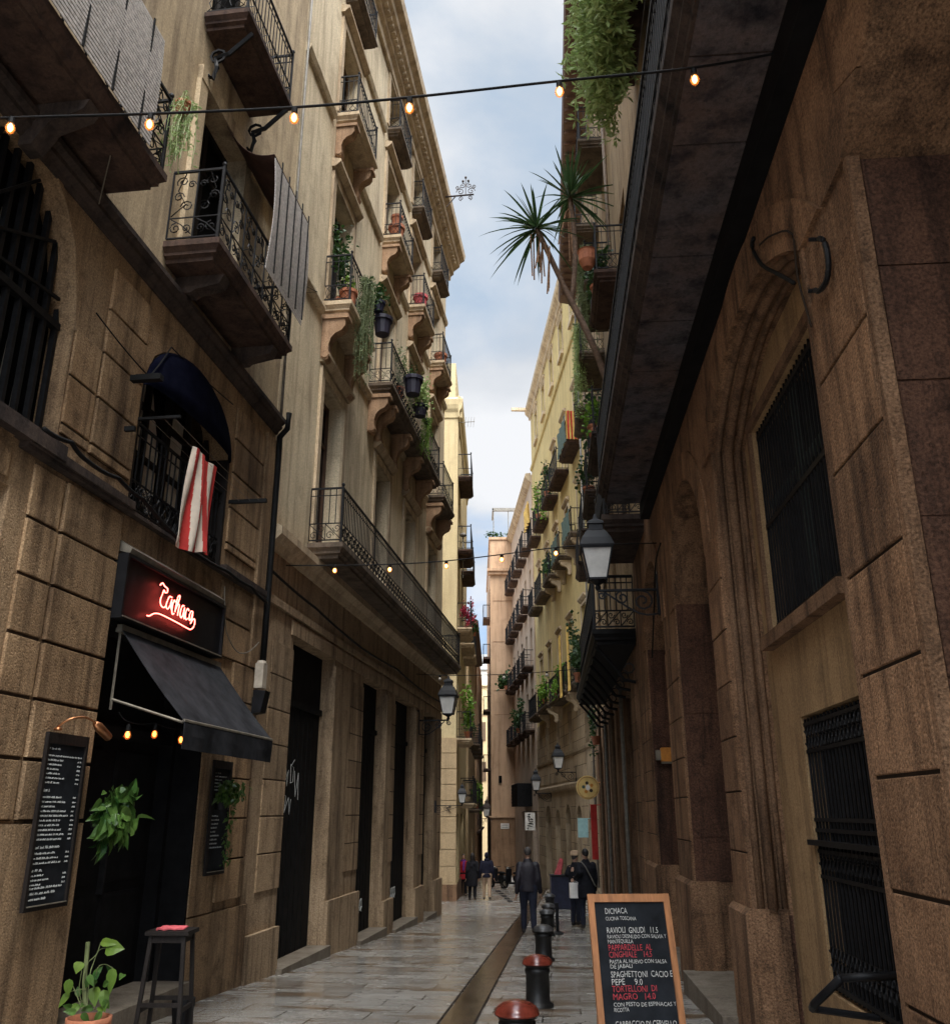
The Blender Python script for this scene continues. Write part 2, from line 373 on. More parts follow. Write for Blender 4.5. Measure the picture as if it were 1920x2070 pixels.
def bonded(mb, s0, s1, zs, o0, o1, w, gap=.02, b=.012, jit=.006):
    """courses split into stones of about w with staggered upright joints"""
    b = min(b, .006); o1 = o0+(o1-o0)*.6; gap *= .72; JOINTS.append((mb.F, s0+.004, s1-.004, zs[0]+.006, zs[-1]-.006, o0+.006))
    mb = stone_mb(mb)
    for i, (c, d) in enumerate(zip(zs, zs[1:])):
        x = s0; first = True
        while x < s1-.02:
            ww = w*(rnd.uniform(.45, .7) if first and i % 2 else rnd.uniform(.85, 1.2)); first = False
            e = x+ww
            if s1-e < w*.4: e = s1
            mb.block(x+(gap/2 if x > s0 else 0), min(e, s1)-(gap/2 if e < s1 else 0), c+gap/2, d-gap/2, o0, o1+rnd.uniform(-jit, jit), b)
            x = e
def window(T, s0, s1, z0, z1, o, style='glass', parent=None, mats=None, name='window', sur=None):
    """frame with stiles and rails, and its panes or shutters behind"""
    mats = mats or (M['brown_wood'], M['glass'])
    mb = T.mb(); w = .07
    mb.box(s0, s0+w, o, o+.06, z0, z1); mb.box(s1-w, s1, o, o+.06, z0, z1)
    mb.box(s0+w, s1-w, o, o+.055, z1-w, z1); mb.box(s0+w, s1-w, o, o+.055, z0, z0+w*1.4)
    m = (s0+s1)/2; mb.box(m-w*.7, m+w*.7, o, o+.05, z0+w*1.4, z1-w)
    zt = z0+(z1-z0)*.74
    if style == 'glass':
        mb.box(s0+w, m-w*.7, o, o+.045, zt-.03, zt+.03); mb.box(m+w*.7, s1-w, o, o+.045, zt-.03, zt+.03)
    fr = T.part(name, mb, mats[0], parent)
    p = MB(T.F, *T.O)
    if style == 'glass': p.box(s0+.01, s1-.01, o-.03, o+.012, z0+.01, z1-.01)
    else:
        n = int((z1-z0)/.075)
        for i in range(n):
            z = z0+.06+(z1-z0-.14)*i/n
            for a, b in ((s0+w, m-w*.7), (m+w*.7, s1-w)):
                p.poly([(a,o+.045,z),(b,o+.045,z),(b,o+.01,z+.085),(a,o+.01,z+.085)])
        p.box(s0+.01, s1-.01, o-.03, o+.002, z0+.01, z1-.01)
    q = T.part('pane' if style == 'glass' else 'louvre_panel', p, mats[1], fr)
    if sur:
        u = T.mb(); surround(u, s0, s1, z0, z1, *sur); T.part('surround', u, M['b_trim'], fr)
    return fr
def surround(mb, s0, s1, z0, z1, o=0., w=.15, d=.05, hood=.14, sill=True):
    mb.box(s0-w, s0, o, o+d, z0, z1); mb.box(s1, s1+w, o, o+d, z0, z1)
    mb.box(s0-w, s1+w, o, o+d+.003, z1, z1+w)
    if hood:
        mb.prism([(o,z1+w+.06),(o+d+.02,z1+w+.06),(o+d+hood,z1+w+.16),(o+d+hood,z1+w+.22),(o,z1+w+.26)], s0-w-.06, s1+w+.06)
def spiral(cx, cy, r, turns, start, n=11, d=1):
    return [(cx+r*(1-.8*i/n)*math.cos(start+d*2*PI*turns*i/n), cy+r*(1-.8*i/n)*math.sin(start+d*2*PI*turns*i/n)) for i in range(n+1)]
def iron_run(mb, P, Q, z0, h, style='std', step=.115, rb=.0085, thick=1.):
    """one straight run of railing from P=(s,o) to Q"""
    L = math.hypot(Q[0]-P[0], Q[1]-P[1])
    if L < .05: return
    ux = ((Q[0]-P[0])/L, (Q[1]-P[1])/L)
    pt = lambda x, z: (P[0]+ux[0]*x, P[1]+ux[1]*x, z)
    mb.tube([pt(0,z0+h), pt(L,z0+h)], .02*thick, 4); mb.tube([pt(0,z0+.05), pt(L,z0+.05)], .013*thick, 4)
    zb = z0+.05+(.30*h if style != 'full' else .0)
    r = rb*thick
    if style != 'full':
        mb.tube([pt(0,zb), pt(L,zb)], .011*thick, 4)
        n = max(2, int(round(L/step)))
        for i in range(n+1):
            mb.tube([pt(L*i/n, zb), pt(L*i/n, z0+h)], r, 4, cap=False)
        if style in ('lace', 'std'):
            mb.tube([pt(0,z0+h-.13), pt(L,z0+h-.13)], .009*thick, 4)
    if style == 'plain':
        n = max(2, int(round(L/(step*1)))); 
        for i in range(n+1): mb.tube([pt(L*i/n, z0+.05), pt(L*i/n, zb)], r, 4, cap=False)
        return
    if style == 'full':                                    # tall panels of scrolls
        n = max(1, int(round(L/.36))); w = L/n
        for i in range(n):
            x = w*i; mb.tube([pt(x, z0+.05), pt(x, z0+h)], .012*thick, 4)
            z1 = z0+.05; H = h-.05; c = x+w/2; sg = 1 if i % 2 else -1
            mb.tube([pt(x, z1+H*.30), pt(x+w, z1+H*.30)], .009*thick, 4)
            for cx, cz, rr, st, d in ((c+sg*w*.2, z1+H*.15, w*.24, PI*.5, 1), (c-sg*w*.22, z1+H*.14, w*.2, -PI*.5, 1),
                                      (c-sg*w*.16, z1+H*.47, w*.27, PI, -1), (c+sg*w*.2, z1+H*.62, w*.22, 0, 1),
                                      (c+sg*w*.1, z1+H*.85, w*.25, PI*1.2, -1), (c-sg*w*.27, z1+H*.8, w*.17, 0, 1)):
                mb.tube([pt(a, b) for a, b in spiral(cx, cz, rr, 1.4, st, 12, d)], r, 3, cap=False)
            mb.tube([pt(x+.02, z1+H*.33), pt(c-sg*w*.1, z1+H*.5), pt(c+sg*w*.25, z1+H*.72), pt(c, z1+H*.97)], r, 3, cap=False)
            mb.tube([pt(x+w-.02, z1+H*.05), pt(c, z1+H*.2), pt(x+.03, z1+H*.28)], r, 3, cap=False)
        mb.tube([pt(L, z0+.05), pt(L, z0+h)], .012*thick, 4); return
    n = max(1, int(round(L/.23))); w = L/n; H = zb-z0-.05
    for i in range(n):
        c = w*(i+.5); zc = z0+.05+H/2
        if style == 'lace':
            rr = min(w, H)*.27
            for sx, sz, st in ((-1,-1,0), (1,1,PI)):
                mb.tube([pt(a, b) for a, b in spiral(c+sx*w*.22, zc+sz*H*.22, rr, 1.25, st, 9, 1)], r*.9, 3, cap=False)
            mb.tube([pt(c-w*.48, zc+H*.45), pt(c-w*.1, zc+H*.1), pt(c+w*.1, zc-H*.1), pt(c+w*.48, zc-H*.45)], r*.9, 3, cap=False)
            mb.tube([pt(c-w*.5, zc-H*.5), pt(c-w*.5, zc+H*.5)], r*.9, 3, cap=False)
        else:
            mb.tube([pt(c+.42*w*math.cos(2*PI*k/8), zc+.46*H*math.sin(2*PI*k/8)) for k in range(8)], r*.9, 3, closed=True)
            mb.tube([pt(c-w*.5, zc-H*.5), pt(c, zc), pt(c+w*.5, zc+H*.5)], r*.7, 3, cap=False)
            mb.tube([pt(c-w*.5, zc+H*.5), pt(c, zc), pt(c+w*.5, zc-H*.5)], r*.7, 3, cap=False)
def rail_mesh(mb, s0, s1, o0, o1, z, h, style, step=.115, thick=1.):
    iron_run(mb, (s0, o0), (s0, o1), z, h, style, step, thick=thick)
    iron_run(mb, (s0, o1), (s1, o1), z, h, style, step, thick=thick)
    iron_run(mb, (s1, o1), (s1, o0), z, h, style, step, thick=thick)
    for s in (s0, s1):
        mb.box(s-.015*thick, s+.015*thick, o1-.015*thick, o1+.015*thick, z, z+h+.03)
        mb.ball(s, o1, z+h+.06, .03*thick, n=6, m=5)
def slab_mesh(mb, s0, s1, o1, z, t, lip=.05):
    """moulded stone balcony slab, its underside at z"""
    a = t
    def ring(e, zz): return [(s0-e, 0, zz), (s0-e, o1+e, zz), (s1+e, o1+e, zz), (s1+e, 0, zz)]
    lev = [(-.10, z), (-.10, z+a*.22), (-.05, z+a*.30), (-.05, z+a*.45), (-.015, z+a*.62), (0, z+a*.68), (0, z+a)]
    rows = [[mb.v(*p) for p in ring(e, zz)] for e, zz in lev]
    for A, B in zip(rows, rows[1:]):
        for k in range(3): mb.f(A[k], A[k+1], B[k+1], B[k])
    mb.f(*rows[0]); mb.f(*rows[-1])
def scroll_bracket(mb, s, z, o1, h, w=.2):
    """console: deep under the slab, tapering in an S to a scroll on the wall"""
    pr = [(0, z), (o1, z), (o1, z-.10*h), (o1*.93, z-.13*h), (o1*.93, z-.26*h), (o1*.80, z-.36*h), (o1*.55, z-.42*h),
          (o1*.38, z-.52*h), (o1*.30, z-.66*h), (o1*.30, z-.80*h), (o1*.36, z-.88*h), (o1*.30, z-.97*h), (o1*.16, z-1.0*h), (0, z-.93*h)]
    mb.prism(pr, s-w/2, s+w/2)
    for q in (-1, 1):
        mb.prism([(o1*.19+o1*.15*math.cos(2*PI*k/10), z-.88*h+o1*.15*math.sin(2*PI*k/10)) for k in range(10)], s+q*w/2, s+q*(w/2+.025))
    mb.prism([(0, z-.11*h), (o1+.03, z-.11*h), (o1+.03, z-.03*h), (0, z-.03*h)], s-w/2-.03, s+w/2+.03)
def balcony(T, s0, s1, o1, z, t=.22, h=1.0, style='std', slab='slab_under', iron='iron', brackets=(), bh=.6, step=.115, thick=1., name='balcony', bmat='terracotta_trim'):
    mb = T.mb(); slab_mesh(mb, s0, s1, o1, z, t)
    sl = T.part(name, mb, M[slab])
    r = T.mb(); rail_mesh(r, s0+.04, s1-.04, .01, o1-.05, z+t, h, style, step, thick)
    T.part('railing', r, M[iron], sl)
    for b in brackets:
        k = T.mb(); scroll_bracket(k, b, z-.002, o1*.86, bh); T.part('bracket', k, M[bmat], sl)
    return sl
def dentils(mb, s0, s1, o0, o1, z0, z1, step):
    n = int((s1-s0)/step)
    for i in range(n):
        a = s0+(s1-s0)*i/n; mb.box(a, a+step*.5, o0, o1, z0, z1)

# ---------------------------------------------------------------- plants
def leaf_quad(mb, p, size, d=None, wide=.42):
    """one folded leaf at p"""
    d = d or Vector((rnd.gauss(0,1), rnd.gauss(0,1), rnd.gauss(0,.7)))
    d = d.normalized(); u = d.cross(Vector((rnd.gauss(0,1), rnd.gauss(0,1), rnd.gauss(0,1)+.01))).normalized()
    w = size*wide; q = Vector(p); nrm = d.cross(u)
    a = mb.v(*q); b = mb.v(*(q+d*size*.5+u*w+nrm*w*.35)); c = mb.v(*(q+d*size)); e = mb.v(*(q+d*size*.5-u*w+nrm*w*.35))
    mb.f(a, b, c); mb.f(a, c, e)
def leaf_cloud(mb, c, rad, n, size, clump=8):
    cl = [Vector((c[0]+rnd.gauss(0,.5)*rad[0], c[1]+rnd.gauss(0,.5)*rad[1], c[2]+rnd.gauss(0,.5)*rad[2])) for _ in range(clump)]
    for i in range(n):
        k = cl[rnd.randrange(clump)]
        p = k+Vector((rnd.gauss(0,.26)*rad[0], rnd.gauss(0,.26)*rad[1], rnd.gauss(0,.26)*rad[2]))
        leaf_quad(mb, p, size*rnd.uniform(.6, 1.3))
def fern_strands(mb, s0, s1, o, z, n, length, leaf=.05, spread=.14, dens=26):
    """trailing strands hung from a line, set with small leaflets"""
    for i in range(n):
        s = rnd.uniform(s0, s1); oo = o+rnd.gauss(0, .05); L = length*rnd.uniform(.45, 1.05); ds = rnd.gauss(0, spread); do = rnd.gauss(0, spread*.6)
        up = rnd.uniform(.02, .16); pts = []
        for k in range(9):
            t = k/8; pts.append(Vector((s+ds*math.sqrt(t)+.02*math.sin(9*t+i), oo+do*math.sqrt(t)+abs(up)*math.sin(PI*min(1, t*2))*.4, z+up*math.sin(PI*min(1, t*2.2))-L*t**1.15)))
        mb.tube(pts, .003, 3, cap=False)
        for j in range(int(dens*L)):
            t = rnd.random()*7.99; k = int(t); p = pts[k].lerp(pts[k+1], t-k)
            leaf_quad(mb, p, leaf*rnd.uniform(.6, 1.4), Vector((rnd.gauss(0,1), rnd.gauss(0,1), rnd.gauss(-.5,.6))), .17)
def broad_leaf(mb, p, d, nrm, L, W, fold=.18, droop=.2):
    """heart-shaped leaf of several faces folded on its midrib"""
    d = d.normalized(); u = d.cross(nrm).normalized(); nrm = u.cross(d).normalized()
    out = [(0, 0), (.08, .34), (.28, .5), (.55, .42), (.8, .2), (1., 0)]
    mid = []; l = []; r = []
    for t, w in out:
        b = Vector(p)+d*(L*t)-nrm*(droop*L*t*t)
        mid.append(mb.v(*b)); l.append(mb.v(*(b+u*(W*w)+nrm*(fold*W*w*2)))); r.append(mb.v(*(b-u*(W*w)+nrm*(fold*W*w*2))))
    for k in range(5):
        mb.f(mid[k], mid[k+1], l[k+1], l[k]); mb.f(mid[k], r[k], r[k+1], mid[k+1])
def pothos_mass(mb, c, rad, n, L, face):
    for i in range(n):
        a = rnd.uniform(0, 2*PI); t = math.sqrt(rnd.random())
        p = Vector(c)+Vector((math.cos(a)*t*rad[0], abs(rnd.gauss(0, .5))*rad[1], math.sin(a)*t*rad[2]))
        d = Vector((math.cos(a)*.6+rnd.gauss(0,.4), .35+rnd.gauss(0,.25), -.75+rnd.gauss(0,.35)))
        s = L*rnd.uniform(.42, 1.25); d += Vector((rnd.gauss(0,.35), rnd.gauss(0,.2), rnd.gauss(.1,.4)))
        broad_leaf(mb, p, d, Vector((rnd.gauss(0,.55), 1, rnd.gauss(.5,.5))), s, s*rnd.uniform(.55,.8), rnd.uniform(.05,.3), rnd.uniform(.1,.6))
def pot(mb, s, o, z, r, h, n=14):
    mb.lathe(s, o, [(r*.72, z), (r*.92, z+h*.78), (r*1.06, z+h*.79), (r*1.08, z+h), (r*.96, z+h), (r*.9, z+h*.86), (.01, z+h*.86)], n)

# ---------------------------------------------------------------- camera, sky, light
cam = bpy.data.cameras.new('camera'); co = bpy.data.objects.new('camera', cam); COL.objects.link(co)
co.location = (0, 0, 1.55); co.rotation_euler = (PI/2+math.atan(608/1798.), 0, 0)
cam.sensor_fit = 'HORIZONTAL'; cam.sensor_width = 36; cam.lens = 1798./1920*36; cam.clip_start = .1; cam.clip_end = 2000
scene.camera = co
SUN_EL, SUN_AZ = 60, 158          # azimuth measured from +Y towards +X
wd = bpy.data.worlds.new('World'); scene.world = wd; wd.use_nodes = True
nt = wd.node_tree; nt.nodes.clear(); L = nt.links.new
wo = N(nt, 'ShaderNodeOutputWorld'); bg = N(nt, 'ShaderNodeBackground'); L(bg.outputs[0], wo.inputs[0])
sky = N(nt, 'ShaderNodeTexSky'); sky.sky_type = 'NISHITA'; sky.sun_disc = False
sky.sun_elevation = math.radians(SUN_EL); sky.sun_rotation = math.radians(SUN_AZ)
tc = N(nt, 'ShaderNodeTexCoord'); sx = N(nt, 'ShaderNodeSeparateXYZ'); L(tc.outputs['Generated'], sx.inputs[0])
dz = N(nt, 'ShaderNodeMath', operation='ADD'); L(sx.outputs['Z'], dz.inputs[0]); dz.inputs[1].default_value = .22
cv = N(nt, 'ShaderNodeCombineXYZ')
for i, ax in enumerate('XY'):
    d = N(nt, 'ShaderNodeMath', operation='DIVIDE'); L(sx.outputs[ax], d.inputs[0]); L(dz.outputs[0], d.inputs[1]); L(d.outputs[0], cv.inputs[i])
mp = N(nt, 'ShaderNodeMapping'); mp.inputs['Location'].default_value = (3.1, 1.35, 0); L(cv.outputs[0], mp.inputs[0])
n1 = N(nt, 'ShaderNodeTexNoise', i_Scale=2.3, i_Detail=9, i_Roughness=.55, i_Distortion=.25); L(mp.outputs[0], n1.inputs['Vector'])
n2 = N(nt, 'ShaderNodeTexNoise', i_Scale=1.1, i_Detail=6, i_Roughness=.5); L(mp.outputs[0], n2.inputs['Vector'])
cov = ramp(nt, n1.outputs[0], [(.35, 0.), (.55, 1.)])
shade = ramp(nt, n2.outputs[0], [(.36, (1.2, 1.42, 1.68)), (.60, (2.75, 2.8, 2.9))])
hi = ramp(nt, sx.outputs['Z'], [(.16, (.95, 1.6, 2.6)), (.45, (1.55, 1.85, 2.15))])
veil = mix(nt, sky.outputs[0], hi, .85)          # thin high overcast over the blue
nd = N(nt, 'ShaderNodeVectorMath', operation='DOT_PRODUCT'); L(tc.outputs['Generated'], nd.inputs[0])   # bright lobe added round the sun, out of view, to light the street
nd.inputs[1].default_value = (math.cos(math.radians(68))*math.sin(math.radians(SUN_AZ)), math.cos(math.radians(68))*math.cos(math.radians(SUN_AZ)), math.sin(math.radians(68)))
glow = ramp(nt, nd.outputs['Value'], [(.50, (1, 1, 1)), (.62, (4.2, 4.2, 4.2)), (.95, (9.6, 9.5, 9.3))])
low = ramp(nt, sx.outputs['Z'], [(.10, .25), (.30, 1.)])                # the cover breaks up towards the skyline
cov = mix(nt, cov, low, 1., 'MULTIPLY')
L(mix(nt, mix(nt, veil, shade, cov), glow, 1., 'MULTIPLY'), bg.inputs['Color']); bg.inputs['Strength'].default_value = .1
sl = bpy.data.lights.new('sun', 'SUN'); so = bpy.data.objects.new('sun', sl); COL.objects.link(so)
sl.energy = 1.5; sl.angle = math.radians(30); sl.color = (1., .965, .91)
e, a = math.radians(SUN_EL), math.radians(SUN_AZ)
so.rotation_euler = Vector((math.cos(e)*math.sin(a), math.cos(e)*math.cos(a), math.sin(e))).to_track_quat('Z', 'Y').to_euler()
scene.view_settings.view_transform = 'Standard'; scene.view_settings.look = 'None'
scene.view_settings.exposure = 1.75; scene.view_settings.gamma = 1.0
scene.render.engine = 'CYCLES'; scene.cycles.use_denoising = True; scene.cycles.max_bounces = 6
scene.cycles.diffuse_bounces = 3; scene.cycles.glossy_bounces = 3; scene.cycles.transmission_bounces = 3; scene.cycles.sample_clamp_indirect = 6

# ---------------------------------------------------------------- street
def paving(name, tint, tint2, brick=(.62, .36), wet=.5, rot=6.0, mortar=.011, patch=(.105,.055,.020)):
    m, nt, b = nmat(name); L = nt.links.new
    pos = N(nt, 'ShaderNodeNewGeometry').outputs['Position']
    mp = N(nt, 'ShaderNodeMapping'); mp.inputs['Rotation'].default_value = (0, 0, math.radians(rot)); L(pos, mp.inputs[0])
    wv = N(nt, 'ShaderNodeTexNoise', i_Scale=1.2, i_Detail=2); L(mp.outputs[0], wv.inputs['Vector'])
    vv = N(nt, 'ShaderNodeMix'); vv.data_type = 'RGBA'; vv.blend_type = 'LINEAR_LIGHT'; vv.inputs['Factor'].default_value = .025
    L(mp.outputs[0], vv.inputs['A']); L(wv.outputs['Color'], vv.inputs['B'])
    br = N(nt, 'ShaderNodeTexBrick', offset=.42, i_Scale=1., i_Mortar_Size=mortar, i_Mortar_Smooth=.3, i_Brick_Width=brick[0], i_Row_Height=brick[1])
    br.inputs['Color1'].default_value = (.25,.25,.25,1); br.inputs['Color2'].default_value = (1,1,1,1); br.inputs['Mortar'].default_value = (0,0,0,1)
    L(vv.outputs['Result'], br.inputs['Vector'])
    c = mix(nt, tint, tint2, br.outputs['Color'])
    n = N(nt, 'ShaderNodeTexNoise', i_Scale=1.1, i_Detail=7, i_Roughness=.62); L(pos, n.inputs['Vector'])
    mp2 = N(nt, 'ShaderNodeMapping'); mp2.inputs['Scale'].default_value = (.7, 2.9, 1); L(mp.outputs[0], mp2.inputs[0])
    p = N(nt, 'ShaderNodeTexNoise', i_Scale=1.05, i_Detail=6, i_Roughness=.6); L(mp2.outputs[0], p.inputs['Vector'])
    pm = ramp(nt, p.outputs[0], [(.50, 0.), (.61, 1.)])
    sep = mix(nt, pm, ramp(nt, br.outputs['Color'], [(.2, 1.), (.9, .45)]), 1., 'MULTIPLY')
    c = mix(nt, c, patch, sep)
    g = N(nt, 'ShaderNodeTexNoise', i_Scale=70, i_Detail=3); L(pos, g.inputs['Vector'])
    c = mix(nt, c, ramp(nt, g.outputs[0], [(.3, .7), (.7, 1.2)]), 1., 'MULTIPLY')
    jo = ramp(nt, br.outputs['Fac'], [(.1, 1.), (.8, .25)])
    c = mix(nt, c, jo, 1., 'MULTIPLY'); L(c, b.inputs['Base Color'])
    r = mix(nt, ramp(nt, n.outputs[0], [(.35, .10+.2*(1-wet)), (.65, .30+.3*(1-wet))]), (.05,.05,.05), mix(nt, sep, (.6,.6,.6), 1., 'MULTIPLY'))
    L(r, b.inputs['Roughness']); b.inputs['Specular IOR Level'].default_value = .62
    h = mix(nt, mix(nt, jo, n.outputs[0], .35), g.outputs[0], .12)
    bp = N(nt, 'ShaderNodeBump', i_Strength=.75, i_Distance=.015); L(h, bp.inputs['Height']); L(bp.outputs[0], b.inputs['Normal'])
    return m
M['paving'] = paving('paving', (.20,.185,.162), (.31,.292,.262), (.92,.46), .86)
M['gutter_stone'] = paving('gutter_stone', (.022,.012,.006), (.060,.036,.019), (.34, .42), 1.25, 5.3, .02, (.015,.007,.003))
M['kerb_stone'] = rough_surface('kerb_stone', (.23,.195,.15), (.17,.14,.105), (.07,.05,.035), 1.2, .6, 40, .4)
mb = MB(FW); ys = [-30, 0, 20, 40, 70, 120, 400]
for y0, y1 in zip(ys, ys[1:]):
    mb.poly([(y0, -120, gz(y0)), (y0, 120, gz(y0)), (y1, 120, gz(y1)), (y1, -120, gz(y1))])
single('street_paving', mb, M['paving'], kind='structure')
FG = Frame((-.35, 10.05), 5.3, 1)
mb = MB(FG)
for k in range(-3, 17):
    s0, s1 = k*3., k*3.+3.
    P = [(s, o, gz(10.05+s*FG.t[1]+o*FG.n[1])+.005) for s, o in ((s0,0),(s0,.33),(s1,.33),(s1,0))]
    mb.poly(P)
single('drain_channel', mb, M['gutter_stone'], kind='structure')
mb = MB(FG)
for o in (-.03, .335, .80):
    for k in range(-3, 17):
        s0, s1 = k*3., k*3.+3.
        mb.poly([(s, q, gz(10.05+s*FG.t[1]+q*FG.n[1])+.009) for s, q in ((s0,o),(s0,o+.022),(s1,o+.022),(s1,o))])
single('paving_joint', mb, M['r_joint'], kind='structure')

# ---------------------------------------------------------------- left: ochre stone building with the bar
A = Thing('stone_building', 'ochre rusticated stone building with the bar, its arched gate and scrollwork balconies', 'building', FL, -9, 0, -.4)
mb = A.mb()
wall(mb, -18, -3.8, -2, 7.15, [(-12.5,-9.12,4.66,5.85,1.6,.26), (-12.9,-9.62,-2,4.1,0,.9), (-7.9,-5.44,-2,3.36,0,.55), (-7.8,-5.42,4.52,6.0,.75,.38)])
z49 = [1.48+.49*k for k in range(-3, 12)]
up = [z for z in z49 if 1.4 < z < 4.5]; up2 = [4.80]+[z for z in z49 if 4.9 < z < 7.0]
mb.box(-9.42, -7.905, 0, .05, -2, 1.46)
mb.box(-5.435, -3.62, 0, .035, -2, .40); mb.box(-5.435,-4.8, 0, .03, .42, 3.3)
for zs in (up, up2):
    if zs is up:
        courses(mb, -9.36, -8.92, zs, 0, .04, .045, .016); courses(mb, -8.88, -7.905, zs, 0, .075, .045, .016)
    else:
        courses(mb, -9.10, -8.66, zs[:4], 0, .04, .04, .016); courses(mb, -8.62, -7.86, zs, 0, .055, .04, .016)
courses(mb, -4.72, -3.82, [.50, .99, 1.48, 1.97, 2.46, 2.95, 3.44], 0, .06, .03, .014)
courses(mb, -5.30, -4.25, [3.44, 3.93, 4.42], 0, .05, .045, .014)
courses(mb, -5.30, -4.25, up2, 0, .05, .045, .014)
mb.box(-4.22, -3.82, 0, .05, 3.46, 6.95)
bonded(mb, -17.5, -9.7, [4.15, 4.6], 0, .03, .8)
arch_band(mb, -12.5, -9.12, 5.85, 1.6, .05, 0, .02)
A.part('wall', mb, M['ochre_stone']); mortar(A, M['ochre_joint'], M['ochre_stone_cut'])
mb = A.mb(); mb.box(-9.6, -3.85, -.0, .085, 4.46, 4.50); mb.box(-9.6, -7.82, 0, .11, 4.50, 4.58); mb.box(-5.40, -3.85, 0, .09, 4.50, 4.58)
mb.prism([(0,7.08),(.03,7.08),(.05,7.13),(.10,7.17),(.10,7.22),(.15,7.26),(.15,7.32),(0,7.36)], -18, -3.82)
A.part('cornice', mb, M['dark_slab'])
mb = A.mb()
wall(mb, -18, -3.8, 7.15, 23, [(-12.3,-10.9,7.7,10.4,0,.3), (-7.25,-5.9,7.82,10.5,0,.35), (-7.3,-6.05,11.55,14.2,0,.35), (-12.3,-10.9,11.55,14.2,0,.3)], o=-.015)
mb.box(-7.45,-7.25,-.015,.05,7.82,10.7); mb.box(-5.9,-5.7,-.015,.05,7.82,10.7); mb.box(-7.45,-5.7,-.015,.06,10.5,10.72)
mb.box(-5.55,-3.85,-.015,.10,10.55,10.72)
A.part('upper_wall', mb, M['a_plaster'])
for z0, z1 in ((7.82,10.5), (11.55,14.2)):
    for a, b in ((-7.25,-5.9) if z0 < 8 else (-7.3,-6.05), (-12.3,-10.9)):
        window(A, a, b, z0 if (a > -10 or z0 > 9) else 7.7, z1 if a > -10 or z0 > 9 else 10.4, -.3, mats=(M['dark_wood'], M['dark_fill']))
# bar door
mb = A.mb(); mb.box(-7.9,-5.44,-.55,-.47,-1,3.36); mb.box(-7.9,-7.78,-.47,-.30,-1,3.36); mb.box(-5.56,-5.44,-.47,-.30,-1,3.36); mb.box(-7.78,-5.56,-.47,-.32,2.3,2.42)
mb.box(-5.475,-5.438,-.47,.015,-1,3.36); mb.box(-7.9,-5.475,-.30,.012,3.3,3.358); mb.box(-7.902,-7.87,-.30,.0,-1,3.3)
dr = A.part('door', mb, M['black_door'])
mb = A.mb()
for a, b in ((-7.74,-6.72), (-6.66,-5.6)):
    for c, d in ((-.15,.75), (.85,2.2)): mb.block(a+.12, b-.1, c, d, -.47, -.44, .03)
A.part('door_panel', mb, M['black_door'], dr)
mb = A.mb(); mb.box(-6.60,-6.57,-.47,-.40,.75,1.35); A.part('handle', mb, M['iron'], dr)
mb = A.mb(); mb.box(-7.9,-5.44,-.5,.16,-.9,-.22); A.part('threshold', mb, M['kerb_stone'])
# arched window over the bar
mb = A.mb()
for a, b in ((-7.74,-7.68),(-6.66,-6.56),(-5.54,-5.48),(-7.14,-7.10),(-6.1,-6.06)): mb.box(a, b, -.33, -.26, 4.55, 6.6)
for z in (4.58, 5.35, 5.95): mb.box(-7.74,-5.48,-.33,-.27,z,z+.06)
mb.box(-5.47,-5.418,-.26,.012,4.54,6.0); mb.box(-7.802,-7.76,-.26,.0,4.54,6.0)
w = A.part('window', mb, M['dark_wood'])
mb = A.mb(); mb.box(-7.78,-5.44,-.375,-.34,4.53,6.72); A.part('pane', mb, M['glass'], w)
mb = A.mb()
mb.prism_o([(-7.08,5.0),(-6.70,4.75),(-6.70,5.6),(-7.0,6.3)], -.345, -.325); mb.prism_o([(-7.66,5.42),(-7.16,5.42),(-7.16,6.5),(-7.66,6.15)], -.345, -.325)
mb.box(-6.5,-6.14,-.345,-.325,5.1,6.2); A.part('painted_reflection', mb, M['painted_reflection'], w)  # pale panels before the pane, painted in place of its white reflections
mb = A.mb()
iron_run(mb, (-7.76,-.04), (-5.46,-.04), 4.55, .98, 'std', .12, .010)
for i in range(60):
    x = rnd.uniform(-7.7,-5.5); mb.tube([(x,-.03,4.62),(x+rnd.uniform(-.1,.1),-.03,4.75),(x+rnd.uniform(-.12,.12),-.02,4.85)], .007, 3, cap=False)
A.part('window_railing', mb, M['iron'])
# big arched gate grille
mb = A.mb()
for k in range(19):
    x = -12.42+k*.18
    zt = 5.85+1.6*math.sqrt(max(0, 1-((x+10.81)/1.69)**2))
    mb.box(x, x+.045, -.20, -.15, 4.67, zt)
for k in range(9):
    t = PI*(k+.5)/9; mb.tube([(-10.81+.35*math.cos(t),-.14,5.9+.35*math.sin(t)), (-10.81+1.62*math.cos(t),-.14,5.87+1.54*math.sin(t))], .02, 4)
for z in (4.72, 5.84): mb.box(-12.48,-9.14,-.20,-.13,z,z+.07)
g = A.part('gate_grille', mb, M['iron'])
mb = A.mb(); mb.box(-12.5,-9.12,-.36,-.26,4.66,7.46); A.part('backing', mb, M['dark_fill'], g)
mb = A.mb()
for k in range(16):
    x = -12.3+k*.2; mb.poly([(x,-.24,4.75),(x+.05,-.24,4.75),(x+.09,-.24,6.3+.3*math.sin(k*1.9)),(x+.06,-.24,6.3+.3*math.sin(k*1.9))])
A.part('slat', mb, M['shutter_grey'], g)
mb = A.mb(); mb.box(-12.9,-9.62,-.95,-.88,-2,4.1)
for k in range(8): mb.box(-12.8+k*.4,-12.5+k*.4,-.88,-.85,-.4,3.9)
A.part('gate', mb, M['black_door'])
mb = A.mb(); mb.box(-12.9,-9.10,-.02,.12,4.52,4.66); A.part('gate_sill', mb, M['dark_slab'])
balcony(A, -16.5, -9.0, .66, 7.40, .24, .92, 'full', 'red_slab', step=.12)
